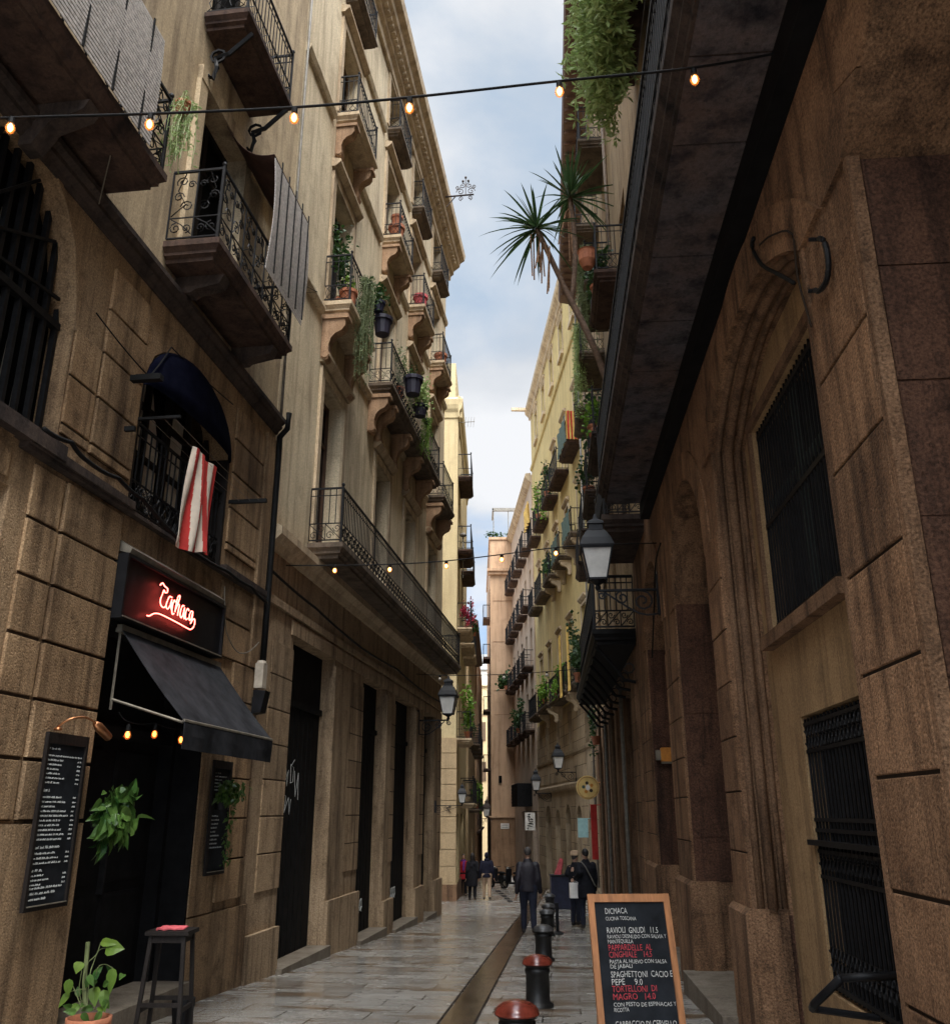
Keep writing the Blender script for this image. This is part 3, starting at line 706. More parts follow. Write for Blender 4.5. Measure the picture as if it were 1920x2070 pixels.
balcony(A, -7.77, -5.2, .68, 7.56, .24, .98, 'full', 'red_slab')
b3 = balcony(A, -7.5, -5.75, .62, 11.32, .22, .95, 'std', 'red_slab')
for s in (-7.3, -5.95):
    mb = A.mb(); mb.tube([(s,.02,10.7),(s,.12,10.62),(s,.16,10.8),(s,.12,10.95),(s,.3,11.0),(s,.5,11.2),(s,.6,11.3)], .035, 5)
    mb.tube([(s, .16+.1*math.cos(t*.8), 10.98+.1*math.sin(t*.8)) for t in range(9)], .02, 4); A.part('bracket', mb, M['iron'], b3)
mb = A.mb()
for s in (-14, -12, -10.2):
    mb = A.mb(); mb.prism([(0,7.4),(.6,7.4),(.55,7.3),(.25,7.2),(.12,6.98),(0,6.98)], s-.09, s+.09); A.part('bracket', mb, M['dark_slab'])
for s in (-7.3, -5.6):
    mb = A.mb(); mb.prism([(0,7.56),(.6,7.56),(.55,7.44),(.25,7.38),(.205,7.34),(0,7.34)], s-.09, s+.09); A.part('bracket', mb, M['dark_slab'])
# rain pipe on the seam and its boot
mb = A.mb(); mb.tube([(-3.86,.09,z) for z in (3.55,4.5,5.6,6.8)]+[(-3.9,.1,7.0),(-3.98,.24,7.1),(-4.0,.26,7.35)], .045, 8)
A.part('drainpipe', mb, M['rubber'], smooth=True)
mb = A.mb(); mb.tube([(-3.86,.08,7.3),(-3.86,.06,12),(-3.85,.06,23)], .022, 6); A.part('cable', mb, M['shutter_grey'], smooth=True)

# ---------------------------------------------------------------- left: cream building
B = Thing('cream_building', 'tall cream plastered building with terracotta brackets and a long iron first floor balcony', 'building', FL, 4, 0, -1)
doors = [(-2.36,0.0), (2.13,4.26), (5.2,7.69), (8.9,10.49)]
mb = B.mb(); wall(mb, -3.8, 11.75, -3, 5.42, [(a,b,-3,4.22,0,.25) for a, b in doors], sealed=True)
zc = [.5+.5*k for k in range(0, 8)]
for a, b in ((0.0,2.13), (4.26,5.2), (7.69,8.9), (10.49,11.75)):
    m = a+(b-a)*.52; courses(mb, m, b-.004, zc, 0, .035, .028, .012); mb.box(a+.004, m-.02, 0, .03, -3, 4.1)
    mb.box(a-.0, b, .0, .085, -3, .12 if a < 3 else -.25)
courses(mb, -3.3, -2.364, zc, 0, .035, .028, .012); mb.box(-3.6, -2.362, 0, .07, -3, -.0)
mb.box(-3.78, 11.75, 0, .05, 4.5, 4.62); mb.box(-2.5, 11.75, 0, .03, 4.22, 4.45)
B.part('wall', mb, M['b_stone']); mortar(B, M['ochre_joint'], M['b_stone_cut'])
mb = B.mb(); mb.prism([(0,5.3),(.06,5.3),(.1,5.4),(.2,5.5),(.2,5.62),(0,5.68)], -3.78, 11.8); B.part('string_course', mb, M['b_trim'])
bays = [-1.0, 3.1, 6.3, 9.6]; HW = .68
F1, F2, F3_, F4 = (5.85,9.15), (10.62,13.5), (15.15,17.5), (18.55,20.15)
ops = [(c-HW,c+HW,z0,z1,0,.38) for c in bays for z0, z1 in (F1, F2, F3_, F4)]
mb = B.mb(); wall(mb, -3.8, 11.75, 5.42, 21.3, ops, o=-.01)
for z in (10.42, 14.9, 18.2):
    x = -3.78
    for c in bays:
        if c-1.05 > x: mb.prism([(-.01,z-.16),(.05,z-.16),(.09,z-.05),(.09,z),(-.01,z+.03)], x, c-1.05)
        x = c+1.05
    if x < 11.7: mb.prism([(-.01,z-.16),(.05,z-.16),(.09,z-.05),(.09,z),(-.01,z+.03)], x, 11.72)
B.part('upper_wall', mb, M['b_plaster'])
mb = B.mb(); mb.prism([(0,20.25),(.08,20.25),(.10,20.42),(.2,20.5),(.2,20.62),(.42,20.8),(.45,20.95),(.6,21.05),(.64,21.25),(.5,21.36),(0,21.4)], -3.8, 12.2)
dentils(mb, -3.7, 11.9, .2, .34, 20.64, 20.78, .22)
mb.box(11.75, 12.2, -.4, .02, 20.3, 21.3)
B.part('cornice', mb, M['b_trim'])
for k, c in enumerate(bays):
    for j, (z0, z1) in enumerate((F1, F2, F3_, F4)):
        sh = (k*3+j*5) % 4
        window(B, c-HW, c+HW, z0, z1, -.34, 'glass' if sh in (0,1) else 'shutter', mats=((M['brown_wood'], M['glass']), (M['dark_wood'], M['glass']), (M['shutter_brown'], M['shutter_brown']), (M['dark_wood'], M['dark_wood']))[sh], sur=(-.01, .17, .05, .13 if z1 < 18 else 0))
for k, (a, b) in enumerate(doors):
    mb = B.mb(); mb.box(a, b, -.31, -.24, -3, 4.22)
    for i in range(int((b-a)/.24)): mb.box(a+.03+i*.24, a+.24+i*.24, -.24, -.228, -1.2, 3.2)
    mb.box(a, b, -.24, -.19, 3.2, 3.3)
    d = B.part('door', mb, M['black_door'])
    mb = B.mb(); mb.box(a-.05, b+.05, -.22, .16, -3, gz(16.4+(a+b)/2)+.12); B.part('doorstep', mb, M['kerb_stone'], d)
    if k == 0:
        mb = B.mb()
        def scrib(x, z, pts): mb.tube([(x+p*.5, -.222, z+q*.5) for p, q in pts], .006, 3, cap=False)
        scrib(-1.85, 1.9, [(0,0),(.1,.7),(.25,.1),(.32,.75),(.5,.1),(.62,.6),(.4,.3)])
        scrib(-1.45, 2.0, [(0,.6),(.05,0),(.3,.05),(.3,.5),(.05,.55),(.35,.75)]); scrib(-1.3, 1.75, [(.1,.9),(.3,.1),(.5,.85),(.6,0)])
        scrib(-1.75, 1.45, [(0,.3),(.05,.75),(.3,.7),(.2,.2),(.55,.65),(.7,.15),(.8,.6)])
        B.part('graffiti', mb, M['chalk_dim'], d)
    if k in (1, 2):
        mb = B.mb(); x = a+(b-a)*.25
        for q in range(4): mb.tube([(x+q*.22+p*.14, .10 if q < 0 else -.21, gz(18)+.45+r*.16) for p, r in ((0,0),(.2,1.2),(.9,1.4),(1.2,.5),(.5,0),(1.3,-.1))], .014, 3, cap=False)
        B.part('graffiti', mb, M['chalk_dim'], d)
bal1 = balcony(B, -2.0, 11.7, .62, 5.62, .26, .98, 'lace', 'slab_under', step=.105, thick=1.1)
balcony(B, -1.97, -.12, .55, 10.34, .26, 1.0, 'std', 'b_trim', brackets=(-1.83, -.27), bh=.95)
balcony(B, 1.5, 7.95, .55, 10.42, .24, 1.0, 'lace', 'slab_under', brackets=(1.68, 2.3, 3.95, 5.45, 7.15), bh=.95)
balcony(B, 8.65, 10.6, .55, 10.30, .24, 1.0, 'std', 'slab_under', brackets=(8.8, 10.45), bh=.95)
p3 = balcony(B, -1.85, -.2, .47, 14.85, .24, .95, 'std', 'b_trim', brackets=(-1.7, -.35), bh=.8)
for c in bays[1:]: B.shift(p3, c-bays[0])
p4 = balcony(B, -1.75, -.25, .36, 18.28, .2, .9, 'std', 'slab_under')
for c in bays[1:]: B.shift(p4, c-bays[0])

# ---------------------------------------------------------------- right: dark arcade building
R = Thing('arcade_building', 'dark brown stone arcade building with tall arches, barred windows and a deep dark balcony', 'building', FR, -4, 0, -.5)
mb = R.mb()
wall(mb, -17, 4.2, -3, 6.48, [(-14.2,-9.0,-3,5.12,.95,2.2), (-8.1,-4.5,-3,5.15,.6,.36), (-3.75,-1.1,-3,4.22,1.33,.95), (.15,2.65,-3,4.3,1.25,.95)], depth=8)
zn = [-.4,.12,.62,1.16,1.73,2.28,2.85,3.5,4.12,4.7,5.25,5.85]
courses(mb, -8.985, -8.13, zn[:10], 0, .035, .03, .022, .004)
mb.box(-8.128,-8.06,-.04,.02,-2,5.15); mb.box(-9.05,-8.99,-.06,.015,-2,5.12)
zp = [.72,1.2,1.74,2.24,2.76,3.28,3.8,4.3,4.8]
for a, b in ((-4.49,-3.76), (-1.09,.14), (2.66,4.19)):
    courses(mb, a+.01, b-.01, zp[:(7 if a > -4.2 else 8)], 0, .03, .022, .016, .004)
    mb.box(a-.05, b+.05, -.3, .075, -3, .68); mb.prism([(-.3,.68),(.075,.68),(.03,.73),(-.3,.73)], a-.05, b+.05)
voussoirs(mb, -3.75, -1.1, 4.22, 1.33, .36, 0, .022); voussoirs(mb, .15, 2.65, 4.3, 1.25, .36, 0, .022)
voussoirs(mb, -8.1, -4.5, 5.15, .6, .45, 0, .03, 11); voussoirs(mb, -14.2, -9.0, 5.12, .95, .42, 0, .028, 13)
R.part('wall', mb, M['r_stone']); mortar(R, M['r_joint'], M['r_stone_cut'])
mb = R.mb()                                                   # moulded ribs of the blind arch, up the far jamb and over
for e, o, r in ((.006,-.07,.035), (.012,-.175,.05), (.006,-.28,.03)):
    ap = arch_pts(-8.1+e, -4.5-e, 5.15, .6-e, 18)
    mb.tube([(-4.5-e, o, .70), (-4.5-e, o, 2), (-4.5-e, o, 3.5)]+[(x, o, z) for x, z in ap[::-1]], r, 8)
R.part('arch_moulding', mb, M['r_smooth'], smooth=True)
                                                              # coursed linings of the deep jambs that face the street end
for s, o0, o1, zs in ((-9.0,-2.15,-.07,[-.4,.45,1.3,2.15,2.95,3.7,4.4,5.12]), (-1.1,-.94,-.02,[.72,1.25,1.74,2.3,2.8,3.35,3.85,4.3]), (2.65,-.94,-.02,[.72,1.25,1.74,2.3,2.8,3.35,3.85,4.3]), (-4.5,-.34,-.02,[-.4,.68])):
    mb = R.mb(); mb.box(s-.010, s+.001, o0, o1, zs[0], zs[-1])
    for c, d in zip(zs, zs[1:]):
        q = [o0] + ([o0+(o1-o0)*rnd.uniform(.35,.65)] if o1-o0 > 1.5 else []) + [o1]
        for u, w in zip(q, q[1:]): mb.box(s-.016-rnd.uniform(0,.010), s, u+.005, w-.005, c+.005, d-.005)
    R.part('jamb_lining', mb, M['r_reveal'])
mb = R.mb(); wall(mb, -8.095, -4.505, -3, 5.72, [(-7.05,-4.86,3.12,5.22,0,.16), (-7.08,-5.45,.22,2.32,0,.14)], o=-.35, depth=.5)
R.part('infill_panel', mb, M['r_plaster'])
mb = R.mb(); mb.box(-7.15,-4.78,-.35,-.24,3.0,3.12); mb.box(-7.12,-7.05,-.35,-.315,3.12,5.3); mb.box(-4.86,-4.78,-.35,-.315,3.12,5.3); mb.box(-7.12,-4.78,-.35,-.31,5.22,5.32)
R.part('window_trim', mb, M['r_smooth'])
mb = R.mb()
for k in range(25):
    x = -7.02+k*.089; mb.tube([(x,-.40,3.12),(x,-.40,5.22)], .012, 4, cap=False)
for z in (3.2, 4.18, 5.12): mb.box(-7.05,-4.86,-.43,-.39,z,z+.05)
w = R.part('barred_window', mb, M['iron'])
mb = R.mb(); mb.box(-7.05,-4.86,-.56,-.51,3.12,5.22); R.part('pane', mb, M['glass'], w)
mb = R.mb(); mb.box(-6.0,-5.93,-.50,-.44,3.12,5.22); mb.box(-7.05,-4.86,-.50,-.45,4.4,4.46); R.part('frame', mb, M['shutter_green'], w)
mb = R.mb()
for k in range(18):
    x = -7.04+k*.0925; mb.tube([(x,-.38,.24),(x,-.38,2.3)], .012, 4, cap=False)
    for z in (1.16, 2.1, .42):
        mb.tube([(x+.046+.03*math.cos(2*PI*t/6), -.37, z+.045*math.sin(2*PI*t/6)) for t in range(6)], .007, 3, closed=True)
        mb.tube([(x+.046+.03*math.cos(2*PI*t/6), -.37, z+.10+.045*math.sin(2*PI*t/6)) for t in range(6)], .007, 3, closed=True)
for z in (.26, 1.05, 1.24, 1.40, 1.48, 2.02, 2.24): mb.box(-7.08,-5.45,-.40,-.365,z,z+.028)
mb.box(-7.12,-5.41,-.37,-.30,1.30,1.34)
w = R.part('barred_window', mb, M['iron'])
mb = R.mb(); mb.box(-7.08,-5.45,-.52,-.485,.22,2.32); R.part('pane', mb, M['dark_fill'], w)
for a, b, sp, ri in ((-3.75,-1.1,4.22,1.33), (.15,2.65,4.3,1.25), (-14.2,-9.0,5.12,.95)):
    mb = R.mb(); o = -.97 if a > -10 else -2.2
    mb.box(a, b, o-.1, o, -3, sp+ri)
    for i in range(8):
        x = a+(b-a)*i/8; mb.box(x+.02, x+(b-a)/8-.02, o, o+.03, -1.5, sp-.1)
    R.part('door', mb, M['black_door'])
mb = R.mb(); mb.box(-3.745,-1.105,-.94,.22,-3,gz(10.8)+.20); mb.box(.155,2.645,-.94,.10,-3,gz(14.5)+.15); R.part('doorstep', mb, M['kerb_stone'])
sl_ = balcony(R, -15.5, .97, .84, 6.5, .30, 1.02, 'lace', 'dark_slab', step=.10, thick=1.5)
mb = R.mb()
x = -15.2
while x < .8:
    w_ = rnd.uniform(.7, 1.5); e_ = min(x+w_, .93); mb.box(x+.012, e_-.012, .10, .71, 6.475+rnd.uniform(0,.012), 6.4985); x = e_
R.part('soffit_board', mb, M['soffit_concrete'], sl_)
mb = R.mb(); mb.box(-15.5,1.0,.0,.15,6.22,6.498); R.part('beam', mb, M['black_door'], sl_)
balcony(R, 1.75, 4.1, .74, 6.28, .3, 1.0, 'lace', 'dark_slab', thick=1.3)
ops = [(-12,-10.7,6.8,9.6,0,.3), (-7,-5.7,6.8,9.6,0,.3), (-2,-.7,6.8,9.6,0,.3), (2.2,3.5,6.6,9.4,0,.3), (-3.2,-2,13.9,16.4,0,.3), (1.8,3.0,11.5,13.6,0,.3), (1.8,3.0,16,18.2,0,.3)]
mb = R.mb(); wall(mb, -17, 4.2, 6.48, 23.4, ops, o=-.02); R.part('upper_wall', mb, M['r_upper'])
for a, b, c, d, _, _2 in ops: window(R, a, b, c, d, -.28, 'shutter', mats=(M['dark_wood'], M['shutter_brown']))
mb = R.mb(); mb.prism([(0,23.2),(.3,23.3),(.75,23.42),(.8,23.55),(.72,23.65),(0,23.9)], -17, 4.2)
for k in range(40): mb.box(-16.8+k*.52,-16.7+k*.52,.02,.7,23.22,23.33)
R.part('eaves', mb, M['brown_wood'])
balcony(R, 1.4, 3.4, .68, 11.2, .22, 1.0, 'std', 'red_slab')
balcony(R, -4.6, -.8, .62, 13.55, .22, 1.0, 'std', 'red_slab')

# ---------------------------------------------------------------- right: narrow dark building after the arcade
S = Thing('ochre_building', 'tall weathered ochre building with a black iron gallery over its dark shopfronts', 'building', FR, 12, 0, -1.3)
mb = S.mb(); sops = [(4.3,5.0,-3,4.05,0,.5), (6.15,8.1,-3,4.1,0,.5), (8.6,10.6,-3,4.1,0,.5), (11.2,13.4,-3,4.1,0,.5), (14.,16.4,-3,4.1,0,.5), (17,20.4,-3,3.6,0,.5)]
wall(mb, 4.2, 21.5, -3, 4.7, sops)
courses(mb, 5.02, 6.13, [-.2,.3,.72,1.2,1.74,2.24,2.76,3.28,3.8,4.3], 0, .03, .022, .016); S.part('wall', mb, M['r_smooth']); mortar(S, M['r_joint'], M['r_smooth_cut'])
for a, b, c, d, _, r in sops:
    mb = S.mb(); mb.box(a, b, -.6, -.5, c, d); 
    for i in range(5): mb.box(a+(b-a)*i/5+.03, a+(b-a)*(i+1)/5-.03, -.5, -.47, -1.5, d-.5)
    mb.box(a, b, -.5, -.4, d-.45, d-.35); S.part('shopfront', mb, M['black_door'])
ops = [(x, x+1.2, z, z+h, 0, .3) for x in (5.0, 8.4, 11.8, 15.2, 18.6) for z, h in ((5.1,2.9), (9.55,2.6), (13.5,2.5), (17.6,2.2))]
mb = S.mb(); wall(mb, 4.2, 21.5, 4.7, 23.4, ops, o=-.02); S.part('upper_wall', mb, M['r_upper'])
for a, b, c, d, _, _2 in ops: window(S, a, b, c, d, -.28, 'shutter', mats=(M['dark_wood'], M['dark_fill'] if a < 12 else M['shutter_brown']))
mb = S.mb(); mb.prism([(0,23.2),(.3,23.3),(.75,23.42),(.8,23.55),(.72,23.65),(0,23.9)], 4.2, 21.9)
for k in range(33): mb.box(4.3+k*.52,4.4+k*.52,.02,.7,23.22,23.33)
S.part('eaves', mb, M['brown_wood'])
balcony(S, 4.3, 15.0, .86, 4.72, .3, 1.08, 'lace', 'black_door', thick=1.8)
for k in range(9):
    mb = S.mb(); s = 4.6+k*1.25; mb.tube([(s,.02,4.0),(s,.25,4.05),(s,.5,4.4),(s,.78,4.72)], .035, 5); mb.tube([(s,.14+.10*math.cos(t*.85),4.28+.10*math.sin(t*.85)) for t in range(8)], .02, 4)
    S.part('bracket', mb, M['iron'])
for a, b, z in ((4.35,6.7,9.15), (8.0,10.2,9.15), (11.3,13.6,9.15), (14.8,17.0,9.15), (4.6,6.8,13.1), (8.0,10.2,13.1), (11.4,13.6,13.1), (4.7,6.7,17.2), (8.1,10.1,17.2)):
    balcony(S, a, b, .68, z, .2, 1.0, 'std', 'slab_under' if z > 12 else 'dark_slab', step=.13)
for s, mt, r in ((4.26,'shutter_brown',.05), (7.7,'shutter_grey',.045), (10.9,'shutter_brown',.05), (13.7,'shutter_grey',.045), (16.7,'shutter_brown',.05), (21.35,'shutter_grey',.05)):
    mb = S.mb(); mb.tube([(s,.09,gz(13.2+s)+.1),(s,.09,4.4)] if s < 15 and s > 4.3 else [(s,.09,-1 if s > 5 else 6.6),(s,.09,22.9)], r, 8)
    S.part('drainpipe', mb, M[mt], smooth=True)

# ---------------------------------------------------------------- right: yellow building beyond
Y = Thing('yellow_building', 'bright yellow plastered building on a coursed stone base with rows of small balconies', 'building', F3, 10, 0, -1.9)
yd = [(1.3,3.0,-4,.9,.8,.4), (4.6,6.0,-4,1.1,.75,.4), (7.6,9.2,-4,1.1,.8,.4), (10.9,12.6,-4,.9,.8,.4), (14.2,16.6,-4,1.0,.9,.4)]
ym = [(x, x+1.0, 4.25, 5.95, 0, .25) for x in (2.0, 6.4, 10.4, 14.4)]
mb = Y.mb(); wall(mb, 0, 19.5, -4, 6.3, yd+ym)
zz = [-1.2+.5*k for k in range(16)]
for a, b in ((.03,1.28),(3.02,4.58),(6.02,7.58),(9.22,10.88),(12.62,14.18),(16.62,19.47)): bonded(mb, a, b, [z for z in zz if z < 2.4], 0, .03, 1.0, .03)
for a, b in ((.03,1.98),(3.02,6.38),(7.42,10.38),(11.42,14.38),(15.42,19.47)): bonded(mb, a, b, [2.95,3.45,3.95,4.5,5.0,5.5,6.0], 0, .03, 1.2, .03)
mb.prism([(0,2.5),(.1,2.6),(.12,2.75),(0,2.85)], 0, 19.5); mb.prism([(0,4.0),(.08,4.05),(.1,4.16),(0,4.2)], 0, 19.5)
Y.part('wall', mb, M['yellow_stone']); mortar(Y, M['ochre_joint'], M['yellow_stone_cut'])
for a, b, c, d, ri, _ in yd:
    mb = Y.mb(); mb.box(a, b, -.5, -.4, c, d+ri); Y.part('door', mb, M['dark_wood'])
yb = [1.7, 5.3, 8.9, 12.5, 16.1]
ops = [(x, x+1.15, z0, z1, 0, .28) for x in yb for z0, z1 in ((6.75,9.9), (12.95,15.4), (17.25,20.0), (23.7,25.6))]
mb = Y.mb(); wall(mb, 0, 19.5, 6.3, 27, ops, o=-.02)
mb.prism([(-.02,22.6),(.07,22.65),(.1,22.8),(-.02,22.9)], 0, 19.5); Y.part('upper_wall', mb, M['yellow_plaster'])
for x in yb: mb = Y.mb(); mb.box(x-.1, x+1.25, -.02, .12, 23.45, 23.68); Y.part('window_sill', mb, M['b_trim'])
for i, (a, b, c, d, _, _2) in enumerate(ops+ym): window(Y, a, b, c, d, -.24, 'shutter' if i % 3 else 'glass', mats=(M['shutter_grey'], M['shutter_green']) if i % 3 == 1 else (M['brown_wood'], M['glass'] if not i % 3 else M['shutter_grey']), sur=(-.02, .13, .04, .08 if c > 20 else .12) if i < len(ops) else None)
mb = Y.mb(); mb.prism([(0,26.3),(.08,26.35),(.12,26.55),(.32,26.75),(.36,27.0),(.3,27.1),(0,27.15)], -.1, 19.7); mb.box(19.0,19.2,0,1.3,26.75,26.95); Y.part('cornice', mb, M['b_trim'])
for a, b, z, br in ((.55,4.0,6.4,1), (4.4,9.4,6.4,1), (10.5,14.2,6.5,1), (15.,18.5,6.5,0), (1.2,3.6,12.6,1), (4.8,7.2,12.6,1), (8.2,10.8,12.6,1), (11.8,14.6,12.6,0), (15.6,17.8,12.6,0), (1.2,3.8,16.85,0), (4.8,7.6,16.85,0), (8.4,10.6,16.85,0), (12.1,14.7,16.85,0), (15.6,17.8,16.85,0)):
    balcony(Y, a, b, .62, z, .2, 1.05, 'plain', 'red_slab' if z > 16 else 'slab_under', brackets=(a+.3, b-.3) if br else (), bh=.7, step=.15, thick=1.3, bmat='b_trim')

# ---------------------------------------------------------------- right: pinkish building, then the salmon corner
P = Thing('pink_building', 'pale pinkish building with tightly stacked dark balconies next to the yellow one', 'building', F3, 28, 0, -2.6)
ops = [(x, x+1.0, z, z+2.4, 0, .25) for x in (20.6,23.4,26.2,29.0,31.8,34.6) for z in (6.4,10.2,14.0,17.8)]
mb = P.mb(); wall(mb, 19.5, 37, -5, 22.4, ops+[(20.0,22.2,-5,1.6,0,.4), (23.,25.2,-5,1.6,0,.4), (26.5,28.6,-5,1.6,0,.4)], o=.05); P.part('wall', mb, M['pink_plaster'])
mb = P.mb(); mb.prism([(.05,21.9),(.2,22.0),(.45,22.3),(.4,22.5),(.05,22.55)], 19.55, 37); P.part('cornice', mb, M['b_trim'])
for i, (a, b, c, d, _, _2) in enumerate(ops): window(P, a, b, c, d, -.15, 'shutter', mats=(M['shutter_brown'], M['shutter_grey'] if i % 2 else M['shutter_brown']))
for a, b in ((20.0,22.2),(23.,25.2),(26.5,28.6)):
    mb = P.mb(); mb.box(a, b, -.42, -.32, -5, 1.6); P.part('shopfront', mb, M['rust_iron'])
for x in (20.2,23.0,25.8,28.6,31.4,34.2):
    for z in (6.1, 9.9, 13.7, 17.5): balcony(P, x, x+1.9, .66, z, .18, 1.0, 'plain', 'red_slab', step=.2, thick=1.5)
mb = P.mb(); mb.box(22.3,26.2,.05,.95,1.9,2.05); mb.box(22.3,26.2,.88,.95,2.05,3.25); mb.box(22.3,22.36,.05,.88,2.05,3.25); mb.box(26.14,26.2,.05,.88,2.05,3.25)
for k in range(6): mb.box(22.28,26.22,.95,.97,2.1+k*.2,2.2+k*.2)
P.part('boarded_balcony', mb, M['black_door'])

Q = Thing('salmon_building', 'narrow salmon plastered corner house closing the view at the bend', 'building', FW, 68, 2, -3)
mb = Q.mb()
def yface(mb, y, x0, x1, z0, z1, back): mb.box(y, back, x0, x1, z0, z1)
yface(mb, 68, 1.19, 5.2, 1.3, 22.2, 88); Q.part('wall', mb, M['salmon_plaster'])
mb = Q.mb(); yface(mb, 67.96, 1.15, 5.2, -7, 1.2, 88); Q.part('base_wall', mb, M['salmon_base'])
mb = Q.mb(); mb.box(67.86, 68.3, 1.05, 5.2, 1.2, 1.32); mb.box(67.6, 68.2, .95, 5.2, 19.55, 19.75); mb.box(67.75, 68.2, 1.05, 5.2, 19.3, 19.55); mb.box(67.9, 86, 1.1, 5.2, 22.2, 22.4)
Q.part('cornice', mb, M['salmon_plaster'])
for z in (15.9, 12.8, 8.8, 4.5):
    mb = Q.mb(); mb.box(68.6, 71.2, .62, 1.19, z, z+.16); b = Q.part('balcony', mb, M['red_slab'])
    mb = Q.mb()
    for k in range(12): mb.box(68.62+k*.23,68.65+k*.23,.64,.67,z+.16,z+1.1)
    for k in range(4): mb.box(68.62,68.65,.66+k*.14,.69+k*.14,z+.16,z+1.1)
    mb.box(68.6,71.2,.63,.68,z+1.1,z+1.15); mb.box(68.6,68.66,.63,1.19,z+1.1,z+1.15); Q.part('railing', mb, M['iron'], b)
    mb = Q.mb(); mb.box(69.1,70.6,1.14,1.185,z+.2,z+2.5); Q.part('window', mb, M['shutter_brown'])
for x, z, wv in ((1.85,-1.1,.5), ):
    mb = Q.mb(); mb.box(67.9,67.96,x-.12,x+.12,3.6,4.1); Q.part('vent', mb, M['dark_fill'])
for z in (8.5,10.3,14.,17.2):
    mb = Q.mb(); mb.box(67.97,67.999,1.4+.1*(z%1),2.9,z,z+.03); Q.part('plaster_crack', mb, M['salmon_base'])
t = Thing('roof_pergola', 'bare pergola frame standing on the salmon corner house roof', 'pergola', FW, 68.5, 2, 22.4)
mb = t.mb()
for x in (1.5, 2.7): mb.tube([(68.4,x,22.4),(68.4,x,24.9)], .04, 5)
mb.box(68.3,68.5,1.4,3.4,24.75,25.0); mb.box(68.3,71,1.4,1.5,24.8,24.95); t.part('frame', mb, M['shutter_grey'])
t = Thing('roof_garden', 'scrubby potted plants along the salmon house parapet', 'plants', FW, 68.2, 2, 22.4)
mb = t.mb(); leaf_cloud(mb, (68.15,2.0,22.6), (.1,.9,.3), 260, .16, 12); t.part('foliage', mb, M['leaf_dark'])

# ---------------------------------------------------------------- left: buildings beyond the side street
Cb = Thing('pale_corner_building', 'pale corner building with ashlar foot, yellowish upper wall and a rounded cornice', 'building', FC, 5, 0, -1.7)
mb = Cb.mb(); wall(mb, 0, 12, -5, 19.3, [(1.0,2.1,z,z+2.4,0,.2) for z in (4.6,9.1,12.6,16.0)]+[(4.5,5.6,z,z+2.4,0,.2) for z in (4.6,9.1,12.6,16.0)]+[(7.9,9.0,z,z+2.4,0,.2) for z in (4.6,9.1,12.6)]+[(1.,3.,-5,1.5,0,.3),(5,8,-5,1.5,0,.3)], o=0); Cb.part('wall', mb, M['pale_yellow'])
mb = Cb.mb(); z = -1.0
while z < 4.2:
    mb.box(-.06, 0, -6, .03, z+.012, z+.60-.012); z += .60
mb.box(-.08, 0, -6, .05, -5, -1.0); Cb.part('ashlar_face', mb, M['pale_ashlar'])
mb = Cb.mb(); mb.box(-.085, 12, .052, .07, -5, -1.05); mb.box(-.10, -.082, -6, .06, -5, -1.05); Cb.part('plinth', mb, M['r_smooth'])
mb = Cb.mb()
pr = [(0,18.4),(.05,18.45),(.07,18.7),(.15,18.85),(.2,19.05),(.22,19.3),(0,19.5)]
mb.prism(pr, -.2, 12); mb.prism_o([(-q, zz_) for q, zz_ in pr], -6, .2); mb.box(-.02,12,-3,-.12,19.4,21.2); Cb.part('cornice', mb, M['pale_yellow'])
for z_ in (4.6,9.1,12.6,16.0):
    for s_ in (1.0,4.5,7.9):
        if s_ == 7.9 and z_ > 15: continue
        window(Cb, s_, s_+1.1, z_, z_+2.4, -.18, 'shutter', mats=(M['dark_wood'], M['shutter_brown']))
for s_, z_ in ((4.6,1.75), (8.2,1.75), (.3,4.2), (.35,8.75), (.4,12.2), (.4,15.6), (4.0,8.75), (4.0,12.2), (7.2,8.75)):
    balcony(Cb, s_, s_+2.6, .62, z_, .2, 1.05, 'plain', 'b_trim' if z_ < 9 else 'red_slab', step=.17, thick=1.3)
for s_, b_ in ((1.,3.), (5,8)):
    mb = Cb.mb(); mb.box(s_, b_, -.35, -.28, -5, 1.5); Cb.part('shopfront', mb, M['dark_wood'])
mb = Cb.mb(); mb.tube([(-.09,-.35,1.72),(-.09,-.16,1.80)], .02, 4); mb.tube([(-.09,-.35,1.72),(-.09,-.18,1.55)], .02, 4); Cb.part('arrow_mark', mb, M['rust_iron'])
Db = Thing('greenish_building', 'pale greenish rendered house with deep eaves farther along the left side', 'building', FC, 20, 0, -2.4)
mb = Db.mb(); wall(mb, 12, 27, -5, 11.6, [(x, x+1, z, z+2.1, 0, .2) for x in (14,17.5,21,24.5) for z in (1.8,5.2,8.6)]+[(13.5,15.5,-5,.6,0,.3),(18,21,-5,.6,0,.3)], o=.1); Db.part('wall', mb, M['pale_ashlar'])
mb = Db.mb(); mb.prism([(.1,11.4),(.6,11.5),(.65,11.65),(.1,11.95)], 12, 27.3); Db.part('eaves', mb, M['brown_wood'])
for x in (14,17.5,21,24.5):
    for z in (1.8,5.2,8.6):
        window(Db, x, x+1, z, z+2.1, -.08, 'shutter', mats=(M['dark_wood'], M['shutter_green']))
        if z < 8: balcony(Db, x-.5, x+1.5, .7, z-.25, .16, 1., 'plain', 'slab_under', step=.2, thick=1.4)
for a, b in ((13.5,15.5),(18,21)):
    mb = Db.mb(); mb.box(a,b,-.25,-.18,-5,.6); Db.part('shopfront', mb, M['dark_wood'])
Eb = Thing('tan_building', 'narrow tan house at the far left before the end of the street', 'building', FC, 35, 0, -3)
